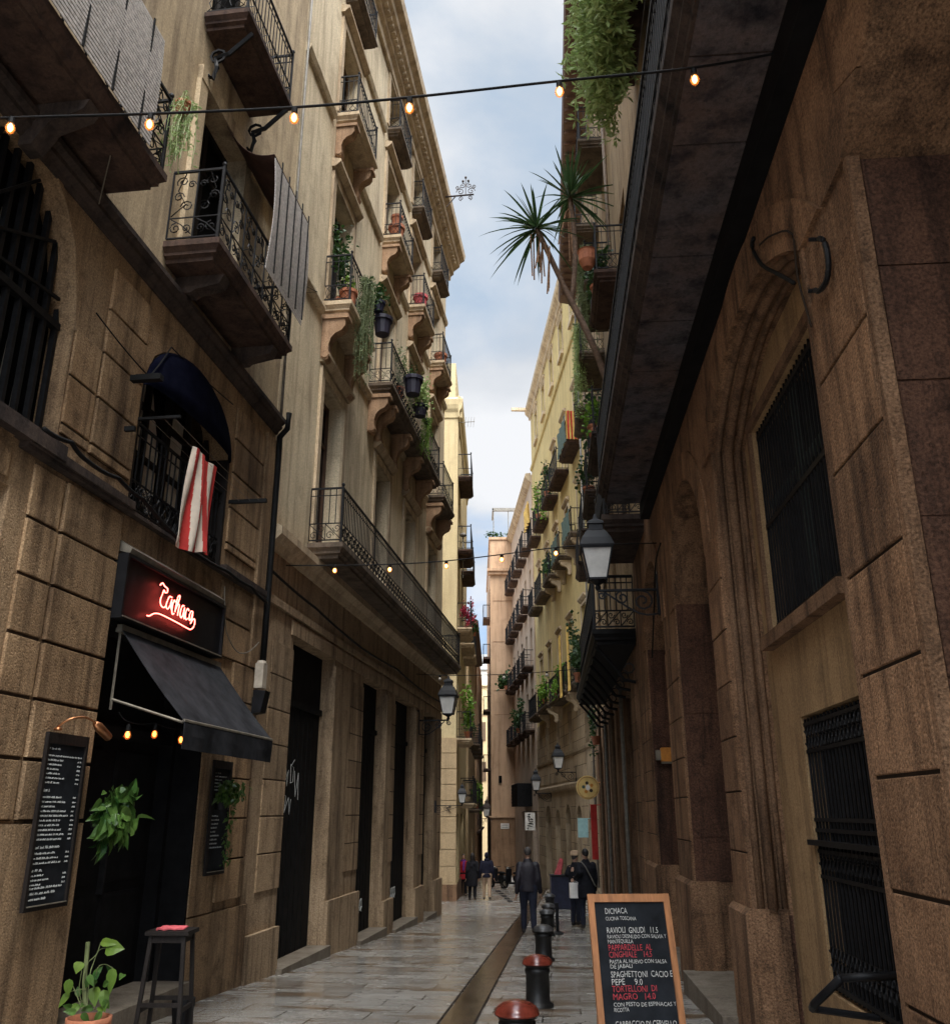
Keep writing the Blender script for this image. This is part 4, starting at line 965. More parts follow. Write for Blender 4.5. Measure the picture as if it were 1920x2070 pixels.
mb = Eb.mb(); wall(mb, 27, 50, -7, 13.6, [(x, x+1, z, z+2, 0, .2) for x in (30,35,40) for z in (3,7,10.5)], o=.22); Eb.part('wall', mb, M['salmon_plaster'])
for x in (30,35,40):
    for z in (3,7,10.5): window(Eb, x, x+1, z, z+2, .04, 'shutter', mats=(M['dark_wood'], M['shutter_brown']))
mb = Eb.mb(); mb.box(26.98,50,.22,.40,.2,.34); Eb.part('ledge', mb, M['rust_iron'])
Fb = Thing('cream_house', 'bright cream house with white attic and grey roof at the very end', 'building', FW, 95, 1, -4)
mb = Fb.mb(); mb.box(95,108,-6,8,-8,14.2); Fb.part('wall', mb, M['cream_far'])
mb = Fb.mb(); mb.box(95.4,107,-6,8,14.3,16.0); Fb.part('attic', mb, M['white_wall'])
mb = Fb.mb(); mb.box(94.8,108,-6.1,8.1,14.2,14.32); mb.box(94.92,95,-6,8,11.2,11.35); Fb.part('cornice', mb, M['b_trim'])
mb = Fb.mb(); i = [mb.v(*p) for p in ((95.2,-6,16.0),(95.2,8,16.0),(101,8,18.6),(101,-6,18.6),(107,-6,16),(107,8,16))]; mb.f(i[0],i[1],i[2],i[3]); mb.f(i[3],i[2],i[5],i[4]); mb.f(i[0],i[3],i[4]); mb.f(i[1],i[5],i[2]); Fb.part('roof', mb, M['grey_roof'])
for x, z in ((.7,8.6),(.75,4.6),(1.6,1.2)):
    mb = Fb.mb(); mb.box(94.93,94.995,x-.4,x+.4,z,z+1.9); Fb.part('window', mb, M['shutter_brown'])

# ---------------------------------------------------------------- pixel -> place on a known plane (camera model of the photograph)
CP = math.atan(608/1798.)
def ray(u, v):
    x = (u-960)/1798.; y = -(v-1035)/1798.
    return (x, math.cos(CP)-y*math.sin(CP), math.sin(CP)+y*math.cos(CP))
def on_wall(F, u, v, o=0.):
    d = ray(u, v); k = (F.n[0]*F.P[0]+F.n[1]*F.P[1]+o)/(F.n[0]*d[0]+F.n[1]*d[1])
    X, Yy, Z = k*d[0], k*d[1], 1.55+k*d[2]
    return ((X-F.P[0])*F.t[0]+(Yy-F.P[1])*F.t[1], o, Z)
def at_y(u, v, Yy):
    d = ray(u, v); k = Yy/d[1]; return (Yy, k*d[0], 1.55+k*d[2])
def at_ground(u, v):
    d = ray(u, v); t = 1.55/(SLOPE*d[1]-d[2]); return (t*d[1], t*d[0], 1.55+t*d[2])
def scribble_line(mb, s0, s1, o, z, h, r=.0022, words=None, dirs=1):
    """a line of handwriting too small to read: joined up-and-down strokes in word groups"""
    x = s0
    while x < s1-.01:
        n = rnd.randint(3, 7); w = n*h*.55; e = min(x+w, s1); pts = []; k = 0; q = x
        while q < e:
            pts.append((q, o, z+(h*rnd.uniform(.55, 1.) if k % 2 else h*rnd.uniform(0, .15)))); q += h*rnd.uniform(.22, .4); k += 1
        if len(pts) > 1: mb.tube(pts, r, 3, cap=False)
        x = e+h*.5

# ---------------------------------------------------------------- the bar front
t = Thing('neon_sign', 'black sign box over the bar door with glowing red handwritten neon', 'sign', FL, -6.65, 0, 3.38)
mb = t.mb(); mb.box(-7.88,-5.44,0.0,.12,3.38,4.0); mb.box(-7.9,-5.42,0.,.15,3.36,3.40); mb.box(-7.9,-5.42,0,.15,3.985,4.02); mb.box(-7.9,-7.86,0,.15,3.40,3.985); mb.box(-5.46,-5.42,0,.15,3.40,3.985); t.part('sign_box', mb, M['black_paint'])
mb = t.mb(); mb.prism([(0,4.06),(.13,4.03),(.15,4.08),(.02,4.17),(0,4.17)], -7.85, -5.47); mb.box(-7.88,-5.44,.15,.156,3.375,3.39); t.part('light_strip', mb, M['steel_strip'])
def nz(*pts): return [on_wall(FL, 240+x/8.4, 1130+y/8.4, .175) for x, y in pts]
def smooth_pts(p, n=3):
    p = [Vector(q) for q in p]; out = []
    for i in range(len(p)-1):
        a, b, c, d = p[max(i-1,0)], p[i], p[i+1], p[min(i+2,len(p)-1)]
        for k in range(n):
            u = k/n; out.append(.5*((2*b)+(c-a)*u+(2*a-5*b+4*c-d)*u*u+(3*b-a-3*c+d)*u**3))
    return out+[p[-1]]
mb = t.mb()
for st in ([(705,445),(745,408),(785,465),(830,505),(825,565),(790,572),(768,530),(750,580),(712,680),(708,750),(730,805),(765,826),(800,800)],
           [(905,655),(862,640),(825,720),(803,800),(830,850),(868,800),(903,690),(888,800),(897,868)], [(962,735),(945,700),(920,760),(903,870),(912,940),(940,925)],
           [(975,840),(1042,640),(1005,648),(975,790),(955,900)], [(970,850),(1002,775),(1030,785),(1012,880),(1000,962)],
           [(1112,800),(1082,795),(1052,880),(1042,960),(1064,1000),(1092,940),(1118,830),(1106,940),(1112,1022)], [(1193,880),(1175,845),(1148,880),(1130,960),(1142,1030),(1172,1012)],
           [(1258,905),(1232,885),(1206,940),(1196,1010),(1208,1045),(1234,1000),(1258,905),(1246,1000),(1240,1060),(1216,1098),(1250,1040),(1285,1020),(1292,1080),(1272,1150),(1235,1190),(1190,1190),(1050,1112),(900,1032),(760,962),(680,930),(620,925),(570,940),(520,968),(480,960)]):
    mb.tube(smooth_pts(nz(*st)), .0068, 5)
t.part('neon_tube', mb, M['neon'], smooth=True)
mb = t.mb()
for p in ((1100,900),(830,560),(700,935),(1200,1180)): q = nz(p)[0]; mb.tube([(q[0],.12,q[2]),(q[0],.175,q[2])], .006, 4)
t.part('standoff', mb, M['black_paint'])
t = Thing('shop_awning', 'sloping charcoal fabric awning over the bar entrance', 'awning', FL, -6.5, 0, 3.3)
mb = t.mb(); N_ = 14; A0 = []
for i in range(N_+1):
    s = -7.69+2.44*i/N_; row = []
    for j in range(9):
        q = j/8; row.append(mb.v(s, .03+.77*q, 3.32-.93*q-.022*math.sin(PI*q)*(1+.5*math.cos(i*1.7))))
    row.append(mb.v(s, .815, 2.36)); row.append(mb.v(s, .815+.006*math.sin(i*1.3), 2.25)); row.append(mb.v(s, .81+.012*math.sin(i*1.3), 2.12)); A0.append(row)
for a, b in zip(A0, A0[1:]):
    for k in range(len(a)-1): mb.f(a[k], b[k], b[k+1], a[k+1])
cl = t.part('canopy_cloth', mb, M['awning_cloth'], smooth=False)
sd = cl.modifiers.new('thickness', 'SOLIDIFY'); sd.thickness = .006
mb = t.mb(); mb.tube([(-7.69,.81,2.385),(-5.25,.81,2.385)], .016, 6)
for s in (-7.66, -5.28): mb.tube([(s,.03,2.6),(s,.79,2.37)], .013, 5); mb.tube([(s,.03,3.3),(s,.03,2.5)], .013, 5)
mb.box(-7.7,-5.24,0.,.07,3.26,3.335); t.part('awning_frame', mb, M['steel_strip'])
def bulb(T, p, drop=.05, r=.03, glow='bulb_glow', par=None):
    s, o, z = p
    mb = MB(T.F, *T.O); mb.tube([(s,o,z),(s,o,z-drop)], .016*r/.03, 6); mb.lathe(s, o, [(.008,z-drop+.012),(.019*r/.03,z-drop+.006),(.019*r/.03,z-drop-.035),(.012,z-drop-.04)], 8)
    b = T.part('socket', mb, M['rubber'], par)
    mb = MB(T.F, *T.O); mb.lathe(s, o, [(.010,z-drop-.03),(r*.75,z-drop-.05),(r,z-drop-.075),(r*.85,z-drop-.10),(r*.35,z-drop-.118)], 10)
    T.part('bulb', mb, M['bulb_glass'] if glow else M['frosted'], b, smooth=True)
    if glow:
        mb = MB(T.F, *T.O); mb.lathe(s, o, [(r*.2,z-drop-.042),(r*.52,z-drop-.06),(r*.58,z-drop-.078),(r*.3,z-drop-.1)], 8); T.part('filament', mb, M[glow], b, smooth=True)
def sagged(pts, n=8, sag=.0):
    out = []
    for a, b in zip(pts, pts[1:]):
        for k in range(n):
            u = k/n; out.append(tuple(a[i]+(b[i]-a[i])*u-(sag*4*u*(1-u) if i == 2 else 0) for i in range(3)))
    return out+[pts[-1]]
t = Thing('bulb_garland', 'three bare amber bulbs strung under the bar awning', 'string lights', FL, -7, .4, 2.4)
mb = t.mb(); mb.tube(sagged([(-7.8,.2,2.46),(-7.68,.25,2.38),(-7.14,.25,2.42),(-6.53,.25,2.41),(-5.6,.3,2.46)], 5, .02), .006, 4); t.part('wire', mb, M['rubber'])
for s, z in ((-7.68,2.36),(-7.14,2.41),(-6.53,2.40)): bulb(t, (s,.25,z), .03, .034, 'bulb_amber')

def wall_board(label, s0, s1, z0, z1, o, lines, seed):
    t = Thing('menu_board', label, 'menu board', FL, (s0+s1)/2, o, z0, 'menu boards on the bar wall')
    mb = t.mb(); w = .035
    mb.box(s0, s0+w, o, o+.035, z0, z1); mb.box(s1-w, s1, o, o+.035, z0, z1); mb.box(s0+w, s1-w, o, o+.033, z0, z0+w); mb.box(s0+w, s1-w, o, o+.033, z1-w*2.6, z1)
    t.part('frame', mb, M['dark_wood'])
    mb = t.mb(); mb.box(s0+.01, s1-.01, o, o+.015, z0+.02, z1-.05); t.part('board', mb, M['chalkboard'])
    mb = t.mb(); mb.box(s0+w, s1-w, o+.03, o+.045, z0+w, z0+w+.008); t.part('chalk_ledge', mb, M['steel_strip'])
    mb = t.mb()
    for f, a, b, h, pr in lines:
        z = z1-(z1-z0)*f; W = s1-s0-.1
        scribble_line(mb, s0+.05+W*a, s0+.05+W*b, o+.018, z, h*.85, .0026)
        if pr: scribble_line(mb, s0+.05+W*.88, s0+.05+W*.98, o+.018, z, h*.8, .0026)
    t.part('handwriting', mb, M['chalk_dim'])
    return t
wall_board('tall black chalk menu board on the stone pier under the copper lamp', -8.76, -8.13, .79, 2.2, .097,
    [(.10,.0,.35,.022,0)]+[(.14+.026*i,.0,(.9,.45,.42,.35,.4,.55,.42)[i],.020,1) for i in range(7)]+[(.345,.0,.2,.03,0)]+[(.38+.0265*i,.0,(.55,.7,.4,.72,.8,.6,.62,.66,.75,.72)[i],.021,1) for i in range(10)]
    +[(.665,.0,.7,.03,0)]+[(.695+.027*i,.0,(.6,.68,.8)[i],.021,1) for i in range(3)]+[(.79,.0,.3,.03,0)]+[(.815+.025*i,.0,(.35,.5,.3)[i],.020,1) for i in range(3)]+[(.885,.0,.92,.023,0),(.915,.05,.75,.026,0),(.945,.05,.5,.024,0)], 1)
wall_board('slim black chalk menu board right of the bar door half hidden by a plant', -5.20, -4.64, .84, 2.16, .062,
    [(.12+.03*i,.0,(.4,.85,.5,.45,.4,.3)[i],.022,0) for i in range(6)]+[(.50+.034*i,.0,(.5,.55,.5,.45,.4,.6,.5,.5,.85)[i],.024,0) for i in range(9)], 2)
t = Thing('picture_lamp', 'small copper swan neck lamp over the tall menu board', 'lamp', FL, -8.3, .1, 2.25)
mb = t.mb(); mb.lathe(-8.62,.115,[(.035,2.22),(.035,2.24),(.01,2.25)],8); mb.tube(smooth_pts([(-8.62,.1,2.24),(-8.62,.2,2.31),(-8.52,.28,2.34),(-8.4,.31,2.31),(-8.34,.31,2.28)]), .011, 6); t.part('arm', mb, M['copper'], smooth=True)
mb = t.mb(); mb.tube([(-8.38,.31,2.30),(-8.32,.31,2.275),(-8.13,.31,2.20)], [.024,.042,.038], 10); t.part('shade', mb, M['copper'], smooth=True)
t = Thing('hanging_plant', 'broad leaved pothos hanging on the left side of the bar door', 'plant', FL, -7.88, .2, 1.3, 'plants hung by the bar door')
mb = t.mb(); pot(mb, -7.84, .17, 1.42, .10, .17); t.part('pot', mb, M['black_paint'])
mb = t.mb(); pothos_mass(mb, (-7.80,.22,1.56), (.24,.17,.22), 190, .15, 0); pothos_mass(mb, (-7.84,.2,1.34), (.12,.08,.15), 26, .13, 0); t.part('foliage', mb, M['leaf_pothos'])
t = Thing('hanging_plant', 'small leaved trailing plant hanging in front of the slim menu board', 'plant', FL, -5.1, .2, 1.4, 'plants hung by the bar door')
mb = t.mb(); pot(mb, -5.12, .19, 1.58, .11, .17); mb.tube([(-5.12,.19,1.75),(-5.1,.08,2.05)], .004, 3); t.part('pot', mb, M['black_paint'])
mb = t.mb(); pothos_mass(mb, (-5.13,.22,1.80), (.30,.17,.13), 240, .085, 0)
for i in range(34): pothos_mass(mb, (-4.98+rnd.gauss(0,.07), .22, 1.72-.023*i), (.06,.05,.03), 3, .06, 0)
t.part('foliage', mb, M['leaf_pothos'])

# pot plant and bar stool on the pavement
gy = 8.15; X0 = -3.13
t = Thing('potted_plant', 'leggy large leaved plant in a terracotta pot beside the bar doorway', 'plant', FW, gy, X0, gz(gy))
mb = t.mb(); pot(mb, gy, X0, gz(gy), .165, .34, 22); t.part('pot', mb, M['terracotta'], smooth=True)
mb = t.mb(); mb.lathe(gy, X0, [(.15,gz(gy)+.29),(.02,gz(gy)+.31)], 14); t.part('soil', mb, M['soil'])
mb = t.mb(); lf = t.mb(); zb = gz(gy)+.3
def PX(u, v, y=gy): return Vector(at_y(u, v, y))
mb.tube([PX(172,2045),PX(171,1985),PX(175,1940),PX(178,1905)], .018, 6)
stems = [([(176,2045),(181,1975),(190,1945),(200,1922),(214,1917)], (247,1915), .155, .13), ([(170,2045),(168,1990),(176,1950),(195,1930),(204,1905)], (236,1905), .11, .07),
         ([(178,2045),(192,1990),(197,1958),(212,1950),(228,1958)], (226,2003), .15, .085), ([(172,2045),(160,2005),(165,1965),(163,1945)], (160,1962), .09, .09),
         ([(168,2045),(150,2000),(140,1980)], (143,1998), .13, .075), ([(175,2045),(176,2010),(168,2000),(140,2006)], (126,2030), .13, .055),
         ([(178,2045),(184,2005),(190,1996)], (196,2030), .14, .10), ([(182,2045),(200,2010),(210,2002)], (216,2040), .15, .085), ([(170,2045),(158,2030)], (155,2040), .10, .07), ([(184,2045),(204,2035)], (209,2044), .09, .06)]
for st, tip, Ln, Wd in stems:
    pts = [PX(u, v, gy+rnd.uniform(-.05,.05)) for u, v in st]; mb.tube(smooth_pts(pts), .0045, 4, cap=False)
    d = PX(*tip)-pts[-1]; broad_leaf(lf, pts[-1], d+Vector((-.05,0,0)), Vector((-1.,.25,.35)), max(Ln, d.length*1.15), Wd, .12, .25)
t.part('stem', mb, M['stem']); t.part('leaf', lf, M['leaf_big'])
mb = t.mb()
for i in range(16): broad_leaf(mb, (gy+rnd.gauss(0,.06), X0+rnd.gauss(0,.09), zb+rnd.uniform(.02,.4)), Vector((rnd.gauss(-.3,.4), rnd.gauss(0,.6), rnd.gauss(-.2,.4))), Vector((-1,.3,.4)), .10, .055)
t.part('leaf', mb, M['leaf_pothos'])
sy, sx = 9.15, -2.83; z0 = gz(sy)
t = Thing('bar_stool', 'tall dark wooden bar stool standing by the bar door', 'stool', FW, sy, sx, z0)
mb = t.mb(); mb.box(sy-.17,sy+.17,sx-.20,sx+.20,z0+.885,z0+.92); t.part('seat', mb, M['dark_wood'])
for a in (-1, 1):
    for b in (-1, 1):
        mb = t.mb(); mb.tube([(sy+a*.13,sx+b*.15,z0+.885),(sy+a*.19,sx+b*.20,z0)], .024, 4); t.part('leg', mb, M['dark_wood'])
mb = t.mb(); mb.box(sy-.14,sy+.14,sx-.16,sx+.16,z0+.82,z0+.884); t.part('apron', mb, M['dark_wood'])
mb = t.mb()
for a in (-1, 1): mb.box(sy+a*.175-.012,sy+a*.175+.012,sx-.18,sx+.18,z0+.30,z0+.335); mb.box(sy-.17,sy+.17,sx+a*.185-.012,sx+a*.185+.012,z0+.25,z0+.285)
t.part('stretcher', mb, M['dark_wood'])
mb = MB(FW, sy, sx, z0+.92); g = [[mb.v(sy-.11+.22*i/6+rnd.gauss(0,.008), sx-.13+.25*j/6+rnd.gauss(0,.008), z0+.928+.016*abs(math.sin(i*2.1+j*1.7))) for j in range(7)] for i in range(7)]
for i in range(6):
    for j in range(6): mb.f(g[i][j], g[i+1][j], g[i+1][j+1], g[i][j+1])
o = single('folded_cloth', mb, M['pink_cloth'], 'crumpled pinkish cloth lying on the bar stool seat', 'cloth'); sd = o.modifiers.new('thickness', 'SOLIDIFY'); sd.thickness = .012; sd.offset = 1
mb = MB(FW, 9.95, -2.9, gz(9.95)); mb.lathe(9.95, -2.9, [(.09,gz(9.95)),(.11,gz(9.95)+.16),(.115,gz(9.95)+.17),(.115,gz(9.95)+.24),(.1,gz(9.95)+.24)], 12)
single('dark_bucket', mb, M['black_paint'], 'small dark bucket on the ground behind the stool legs', 'bucket')

# window canopy, flag and line over the bar
mb = MB(FL, -6.6, 0, 6); g = []
for i in range(19):
    th = PI*i/18; g.append([mb.v(-6.61-1.17*math.cos(th), .0+.17*math.sin(th)**.8*math.sin(ps*PI/2/6)*(1 if 0 < i < 18 else 0), 5.92+.80*math.sin(th)*math.cos(ps*PI/2/6)**.9+.04) for ps in range(7)])
for a, b in zip(g, g[1:]):
    for k in range(6): mb.f(a[k], a[k+1], b[k+1], b[k])
ca = single('window_canopy', mb, M['navy_cloth'], 'rounded navy blue canopy over the arched window above the bar', 'awning', smooth=True); sd = ca.modifiers.new('thickness', 'SOLIDIFY'); sd.thickness = .008
t = Thing('clothes_line', 'thin clothes lines on a black bracket across the arched window', 'clothes line', FL, -6.3, .2, 5.5)
mb = t.mb(); mb.box(-5.32,-5.27,0.,.52,5.44,5.49); mb.box(-7.86,-7.83,0,.5,5.5,5.53); t.part('bracket', mb, M['rubber'])
mb = t.mb()
for q in (.15,.3,.42): mb.tube(sagged([(-7.84,q,5.52),(-5.3,q,5.47)], 10, .03), .003, 3)
t.part('line', mb, M['steel_strip'])
mb = MB(FL, -6.75, .3, 4.4); g = []
NU, NV = 112, 18
for i in range(NU+1):
    u = i/NU; row = []
    for j in range(NV+1):
        v = j/NV; s = (-7.10+.66*u)*(1-v)+(-7.27+.90*u)*v; z = 5.50-(1.14+.06*math.sin(u*5))*v
        row.append(mb.v(s, .30+.035*math.sin(u*17+v*1.5)*(0.4+.6*v)+.03*math.sin(u*7-v*3), z))
    g.append(row)
for i in range(NU):
    for j in range(NV):
        u = (i+.5)/NU; v = j/NV; w0 = .08+.16*v
        mb.mi = 0 if u < w0 else (1 if int((u-w0)/((1-w0)/7.)) % 2 == 0 else 0)
        mb.f(g[i][j], g[i+1][j], g[i+1][j+1], g[i][j+1])
fl = single('striped_flag', mb, [M['white_cloth'], M['red_cloth']], 'red and white striped cloth hanging from the line above the bar sign', 'flag'); sd = fl.modifiers.new('thickness', 'SOLIDIFY'); sd.thickness = .004

# wires, boxes and small iron on the left walls
def cable(name, label, F, pts, r=.012, mat_='rubber', sag=.02):
    mb = MB(F, *pts[0]); mb.tube(sagged(pts, 5, sag), r, 5); return single(name, mb, M[mat_], label, 'cable', smooth=True)
cable('wall_cable', 'bundle of black cables running along the ledge under the arched window', FL, [(-9.6,.20,4.62),(-9.2,.21,4.66),(-8.9,.2,4.6),(-8.3,.17,4.66),(-7.8,.17,4.62),(-6.6,.13,4.44),(-5.4,.12,4.48),(-4.6,.13,4.47),(-3.95,.12,4.40)], .022)
cable('wall_cable', 'thin pale cable looping down right of the bar sign', FL, [(-5.35,.07,4.3),(-5.2,.08,3.75),(-4.7,.08,3.55),(-4.1,.1,3.8)], .008, 'steel_strip', .05)
cable('wall_cable', 'thin cable crossing the pier above the window with the canopy', FL, [(-9.0,.12,6.1),(-7.9,.12,5.98),(-7.4,.06,6.62),(-5.6,.06,6.75)], .008, 'rubber', .02)
cable('wall_cable', 'black cable running above the doors of the cream building', FL, [(-3.8,.06,4.95),(-1.5,.07,4.85),(1.6,.07,4.72),(5,.07,4.80),(8.5,.07,4.7),(11.5,.07,4.75)], .022)
cable('hanging_wire', 'thin wire dangling from the big left balcony to the ledge below', FL, [on_wall(FL,243,185,.7), on_wall(FL,236,232,.6), on_wall(FL,222,320,.4), on_wall(FL,200,412,.12)], .006, 'steel_strip', -.02)
mb = MB(FL, -3.98, .0, 3.2); mb.box(-4.06,-3.9,.06,.18,3.18,3.52); mb.lathe(-3.98,.12,[(.075,3.52),(.06,3.56),(.01,3.57)],10); single('junction_box', mb, M['white_box'], 'pale pipe cover box low on the rain pipe', 'box')
t = Thing('wall_speaker', 'small black speaker tilted under the pale box on the pipe', 'speaker', FL, -4.05, .06, 2.9)
mb = t.mb(); mb.prism([(.09,2.82),(.22,2.84),(.27,3.13),(.1,3.14)], -4.16, -3.96); t.part('cabinet', mb, M['black_paint']); mb = t.mb(); mb.box(-4.09,-4.03,.06,.1,2.95,3.05); t.part('bracket', mb, M['iron'])
t = Thing('pipe_stub', 'two short black brackets sticking out of the pier by the canopy window', 'bracket', FL, -8.15, .09, 5.85)
mb = t.mb(); mb.box(-8.22,-8.14,.09,.42,5.78,5.84); mb.box(-8.12,-8.07,.09,.34,5.86,5.90); mb.box(-8.2,-8.16,.09,.2,5.22,5.27); t.part('bar', mb, M['rubber'])

# blinds and plants on the left balconies
def reed(mb, s0, s1, o, z0, z1, bow=.0):
    n = int((z1-z0)/.042)
    for i in range(n):
        z = z0+(z1-z0)*i/n; mb.box(s0, s1, o+bow*math.sin(PI*i/n), o+bow*math.sin(PI*i/n)+.010, z, z+.030)
def cords(mb, s0, s1, o, z0, z1, n):
    for k in range(n): s = s0+(s1-s0)*(k+.5)/n; mb.box(s-.012, s+.012, o, o+.012, z0, z1)
t = Thing('reed_blind', 'wide grey reed blind hung over the railing of the large left balcony', 'blind', FL, -11, .7, 7.6, 'reed blinds on the stone building')
mb = t.mb(); reed(mb, -13.5, -9.45, .69, 7.62, 8.92, .02); t.part('slat_mat', mb, M['reed']); mb = t.mb(); cords(mb, -12.8, -9.45, .705, 7.6, 8.94, 7); t.part('cord', mb, M['rubber'])
t = Thing('reed_blind', 'narrow grey reed blind dropping outside the middle balcony with its brown top', 'blind', FL, -5.8, .7, 8.2, 'reed blinds on the stone building')
mb = t.mb(); reed(mb, -6.55, -5.1, .74, 8.2, 9.93, .05); t.part('slat_mat', mb, M['reed']); mb = t.mb(); cords(mb, -6.55, -5.1, .80, 8.2, 9.95, 5); t.part('cord', mb, M['rubber'])
mb = t.mb(); g = [[mb.v(-6.58+1.5*i/6, .03+.72*j/8, 10.5-.55*(j/8)**.8-.16*math.sin(PI*j/8)) for j in range(9)] for i in range(7)]
for a, b in zip(g, g[1:]):
    for k in range(8): mb.f(a[k], b[k], b[k+1], a[k+1])
o_ = t.part('top_cloth', mb, M['brown_cloth'], smooth=True); sd = o_.modifiers.new('thickness', 'SOLIDIFY'); sd.thickness = .006
mb = t.mb(); mb.tube([(-5.1,.05,9.3),(-5.08,.95,8.75),(-5.08,.05,8.75)], .008, 4); t.part('stay', mb, M['iron'])
def fern(label, F, s, o, z, n, L, w=.12, mat_='fern', group=None, leaf=.05, spread=.1, dens=34, potm=None, cat='plant'):
    t = Thing('trailing_fern', label, cat, F, s, o, z, group)
    mb = t.mb(); fern_strands(mb, s-w, s+w, o, z, n, L, leaf, spread, dens); t.part('foliage', mb, M[mat_])
    mb = t.mb(); pot(mb, s, o, z-.14, .09, .15, 10); t.part('pot', mb, M[potm or 'terracotta']); return t
def bush(label, F, s, o, z, rad, n, leaf, mat_='leaf_dark', potm='terracotta', ph=.26, pr_=.15, group=None, name='potted_bush', clump=9):
    t = Thing(name, label, 'plant', F, s, o, z, group)
    mb = t.mb(); pot(mb, s, o, z, pr_, ph, 12); t.part('pot', mb, M[potm])
    mb = t.mb(); leaf_cloud(mb, (s, o, z+ph+rad[2]*.75), rad, n, leaf, clump)
    for k in range(5): mb.tube([(s,o,z+ph*.8),(s+rnd.gauss(0,.3)*rad[0],o+rnd.gauss(0,.3)*rad[1],z+ph+rad[2]*.8)], .006, 3, cap=False)
    t.part('foliage', mb, M[mat_]); return t
fern('pale green fern trailing from the end of the large left balcony', FL, -8.9, .68, 8.62, 34, .85, .1)
GB = 'plants on the cream building balconies'
bush('bushy green plant rising over the near railing of the second floor balcony', FL, -1.55, .25, 10.6, (.28,.2,.75), 520, .085, 'leaf_dark', group=GB)
bush('terracotta pot with a low plant on the second floor balcony floor', FL, -1.75, .42, 10.6, (.14,.12,.15), 60, .07, 'leaf_bright', ph=.3, pr_=.17, group=GB)
fern('long grey green trailer falling from the second floor balcony corner', FL, -1.15, .6, 11.5, 60, 2.1, .22, 'trail', GB, .055, .10, 30, 'black_paint')
bush('round dark bush in a hanging pot at the far corner of the second floor balcony', FL, -.42, .66, 11.25, (.26,.2,.26), 420, .07, 'leaf_dark', 'blue_plastic', .22, .14, GB, clump=14)
bush('dark purple planter clipped outside the railing below the round bush', FL, -.25, .72, 10.82, (.12,.08,.08), 40, .05, 'leaf_dark', 'purple_pot', .38, .2, GB)
bush('bright green overflowing plant on the long second floor balcony', FL, 4.35, .62, 11.1, (.5,.22,.42), 900, .075, 'fern', 'purple_pot', .3, .2, GB, clump=16)
bush('dark planter box on the long balcony rail before the bright plant', FL, 3.2, .66, 11.15, (.16,.1,.15), 80, .06, 'leaf_dark', 'purple_pot', .45, .24, GB)
bush('feathery dry looking plant behind the long balcony railing', FL, 3.0, .35, 11.0, (.3,.15,.6), 300, .06, 'trail', 'terracotta', .25, .14, GB)
fern('green trailer below the bright plant on the long balcony', FL, 5.0, .66, 11.3, 36, 1.0, .25, 'leaf_bright', GB, .055, .1, 30, 'purple_pot')
for k, (s, z, lab, m_) in enumerate(((2.55,15.1,'large terracotta pot on the third floor balcony of the second bay','terracotta'), (5.75,15.1,'pinkish flower pot on the third floor balcony of the third bay','pink_cloth'), (9.2,15.1,'stacked brick red pots on the far third floor balcony','terracotta'))):
    mb = MB(FL, s, .28, z); pot(mb, s, .28, z, .2, .42, 14); mb.lathe(s+.3, .26, [(.1,z),(.14,z+.22),(.15,z+.25),(.01,z+.25)], 12) if k else None
    if k == 0: pot(mb, s, .28, z+.42, .15, .3, 12)
    single('flower_pot', mb, M[m_], lab, 'flower pot', 'flower pots on the third floor balconies')
bush('pot of crimson flowers on the corner building balcony', FC, 1.2, .45, 8.95, (.45,.2,.55), 420, .1, 'flower_red', name='flower_plant')
bush('spiky green plant beside the crimson flowers', FC, 2.3, .62, 8.95, (.3,.2,.5), 120, .16, 'leaf_dark')
bush('light green plant on the low corner building balcony', FC, .9, .45, 4.45, (.4,.25,.9), 320, .14, 'leaf_bright')
bush('dark green shrub at the end of the low corner building balcony', FC, 2.5, .45, 4.45, (.3,.25,.6), 240, .12, 'leaf_dark')
bush('green balcony plant on the greenish house', FC, 15.2, .5, 1.75, (.45,.3,.7), 220, .16, 'leaf_bright')

# ---------------------------------------------------------------- plants on the right side
GR = 'plants on the right hand balconies'
t = Thing('trailing_fern', 'huge pale green fern mass hanging from the upper balcony over the dark slab', 'plant', FR, -2.9, .6, 13.4)
mb = t.mb()
for s, w, L, n in ((-4.5,.3,1.7,50), (-3.9,.3,2.2,70), (-3.2,.35,2.5,90), (-2.6,.3,2.3,60), (-2.1,.2,1.5,30)): fern_strands(mb, s-w, s+w, .70, 13.95, int(n*1.5), L*1.06, .13, .30, 44)
t.part('foliage', mb, M['fern'])
for s in (-4.2,-3.4,-2.6,-1.8): mb = t.mb(); mb.box(s-.35,s+.35,.50,.72,13.62,13.85); t.part('planter_box', mb, M['terracotta'])
fern('lighter green creeper trailing from the far upper balcony by the roof edge', FR, 5.4, .62, 14.5, 60, 2.6, .5, 'trail', GR, .08, .2, 26)
fern('fern trailing below the reddish balcony beside the sky edge', FR, 8.9, .62, 14.4, 50, 2.4, .5, 'fern', GR, .08, .2, 26)
mb = MB(FR, 1.7, .72, 11.6); mb.lathe(1.7, .78, [(.1,11.65),(.17,11.8),(.18,12.0),(.2,12.02),(.02,12.02)], 14); single('flower_pot', mb, M['terracotta'], 'round red pot hooked outside the reddish upper balcony', 'flower pot')
bush('glossy leafy plant on the reddish balcony beside the yucca', FR, 2.4, .55, 11.42, (.45,.25,.4), 260, .13, 'leaf_dark', group=GR)
bush('dark leafy plant against the drainpipe under the yucca crowns', FR, 6.0, .5, 9.35, (.4,.25,.8), 380, .1, 'leaf_dark', group=GR)
bush('bright green plant low on the dark second floor balcony', FR, 4.7, .6, 9.35, (.25,.2,.5), 180, .1, 'leaf_bright', group=GR)
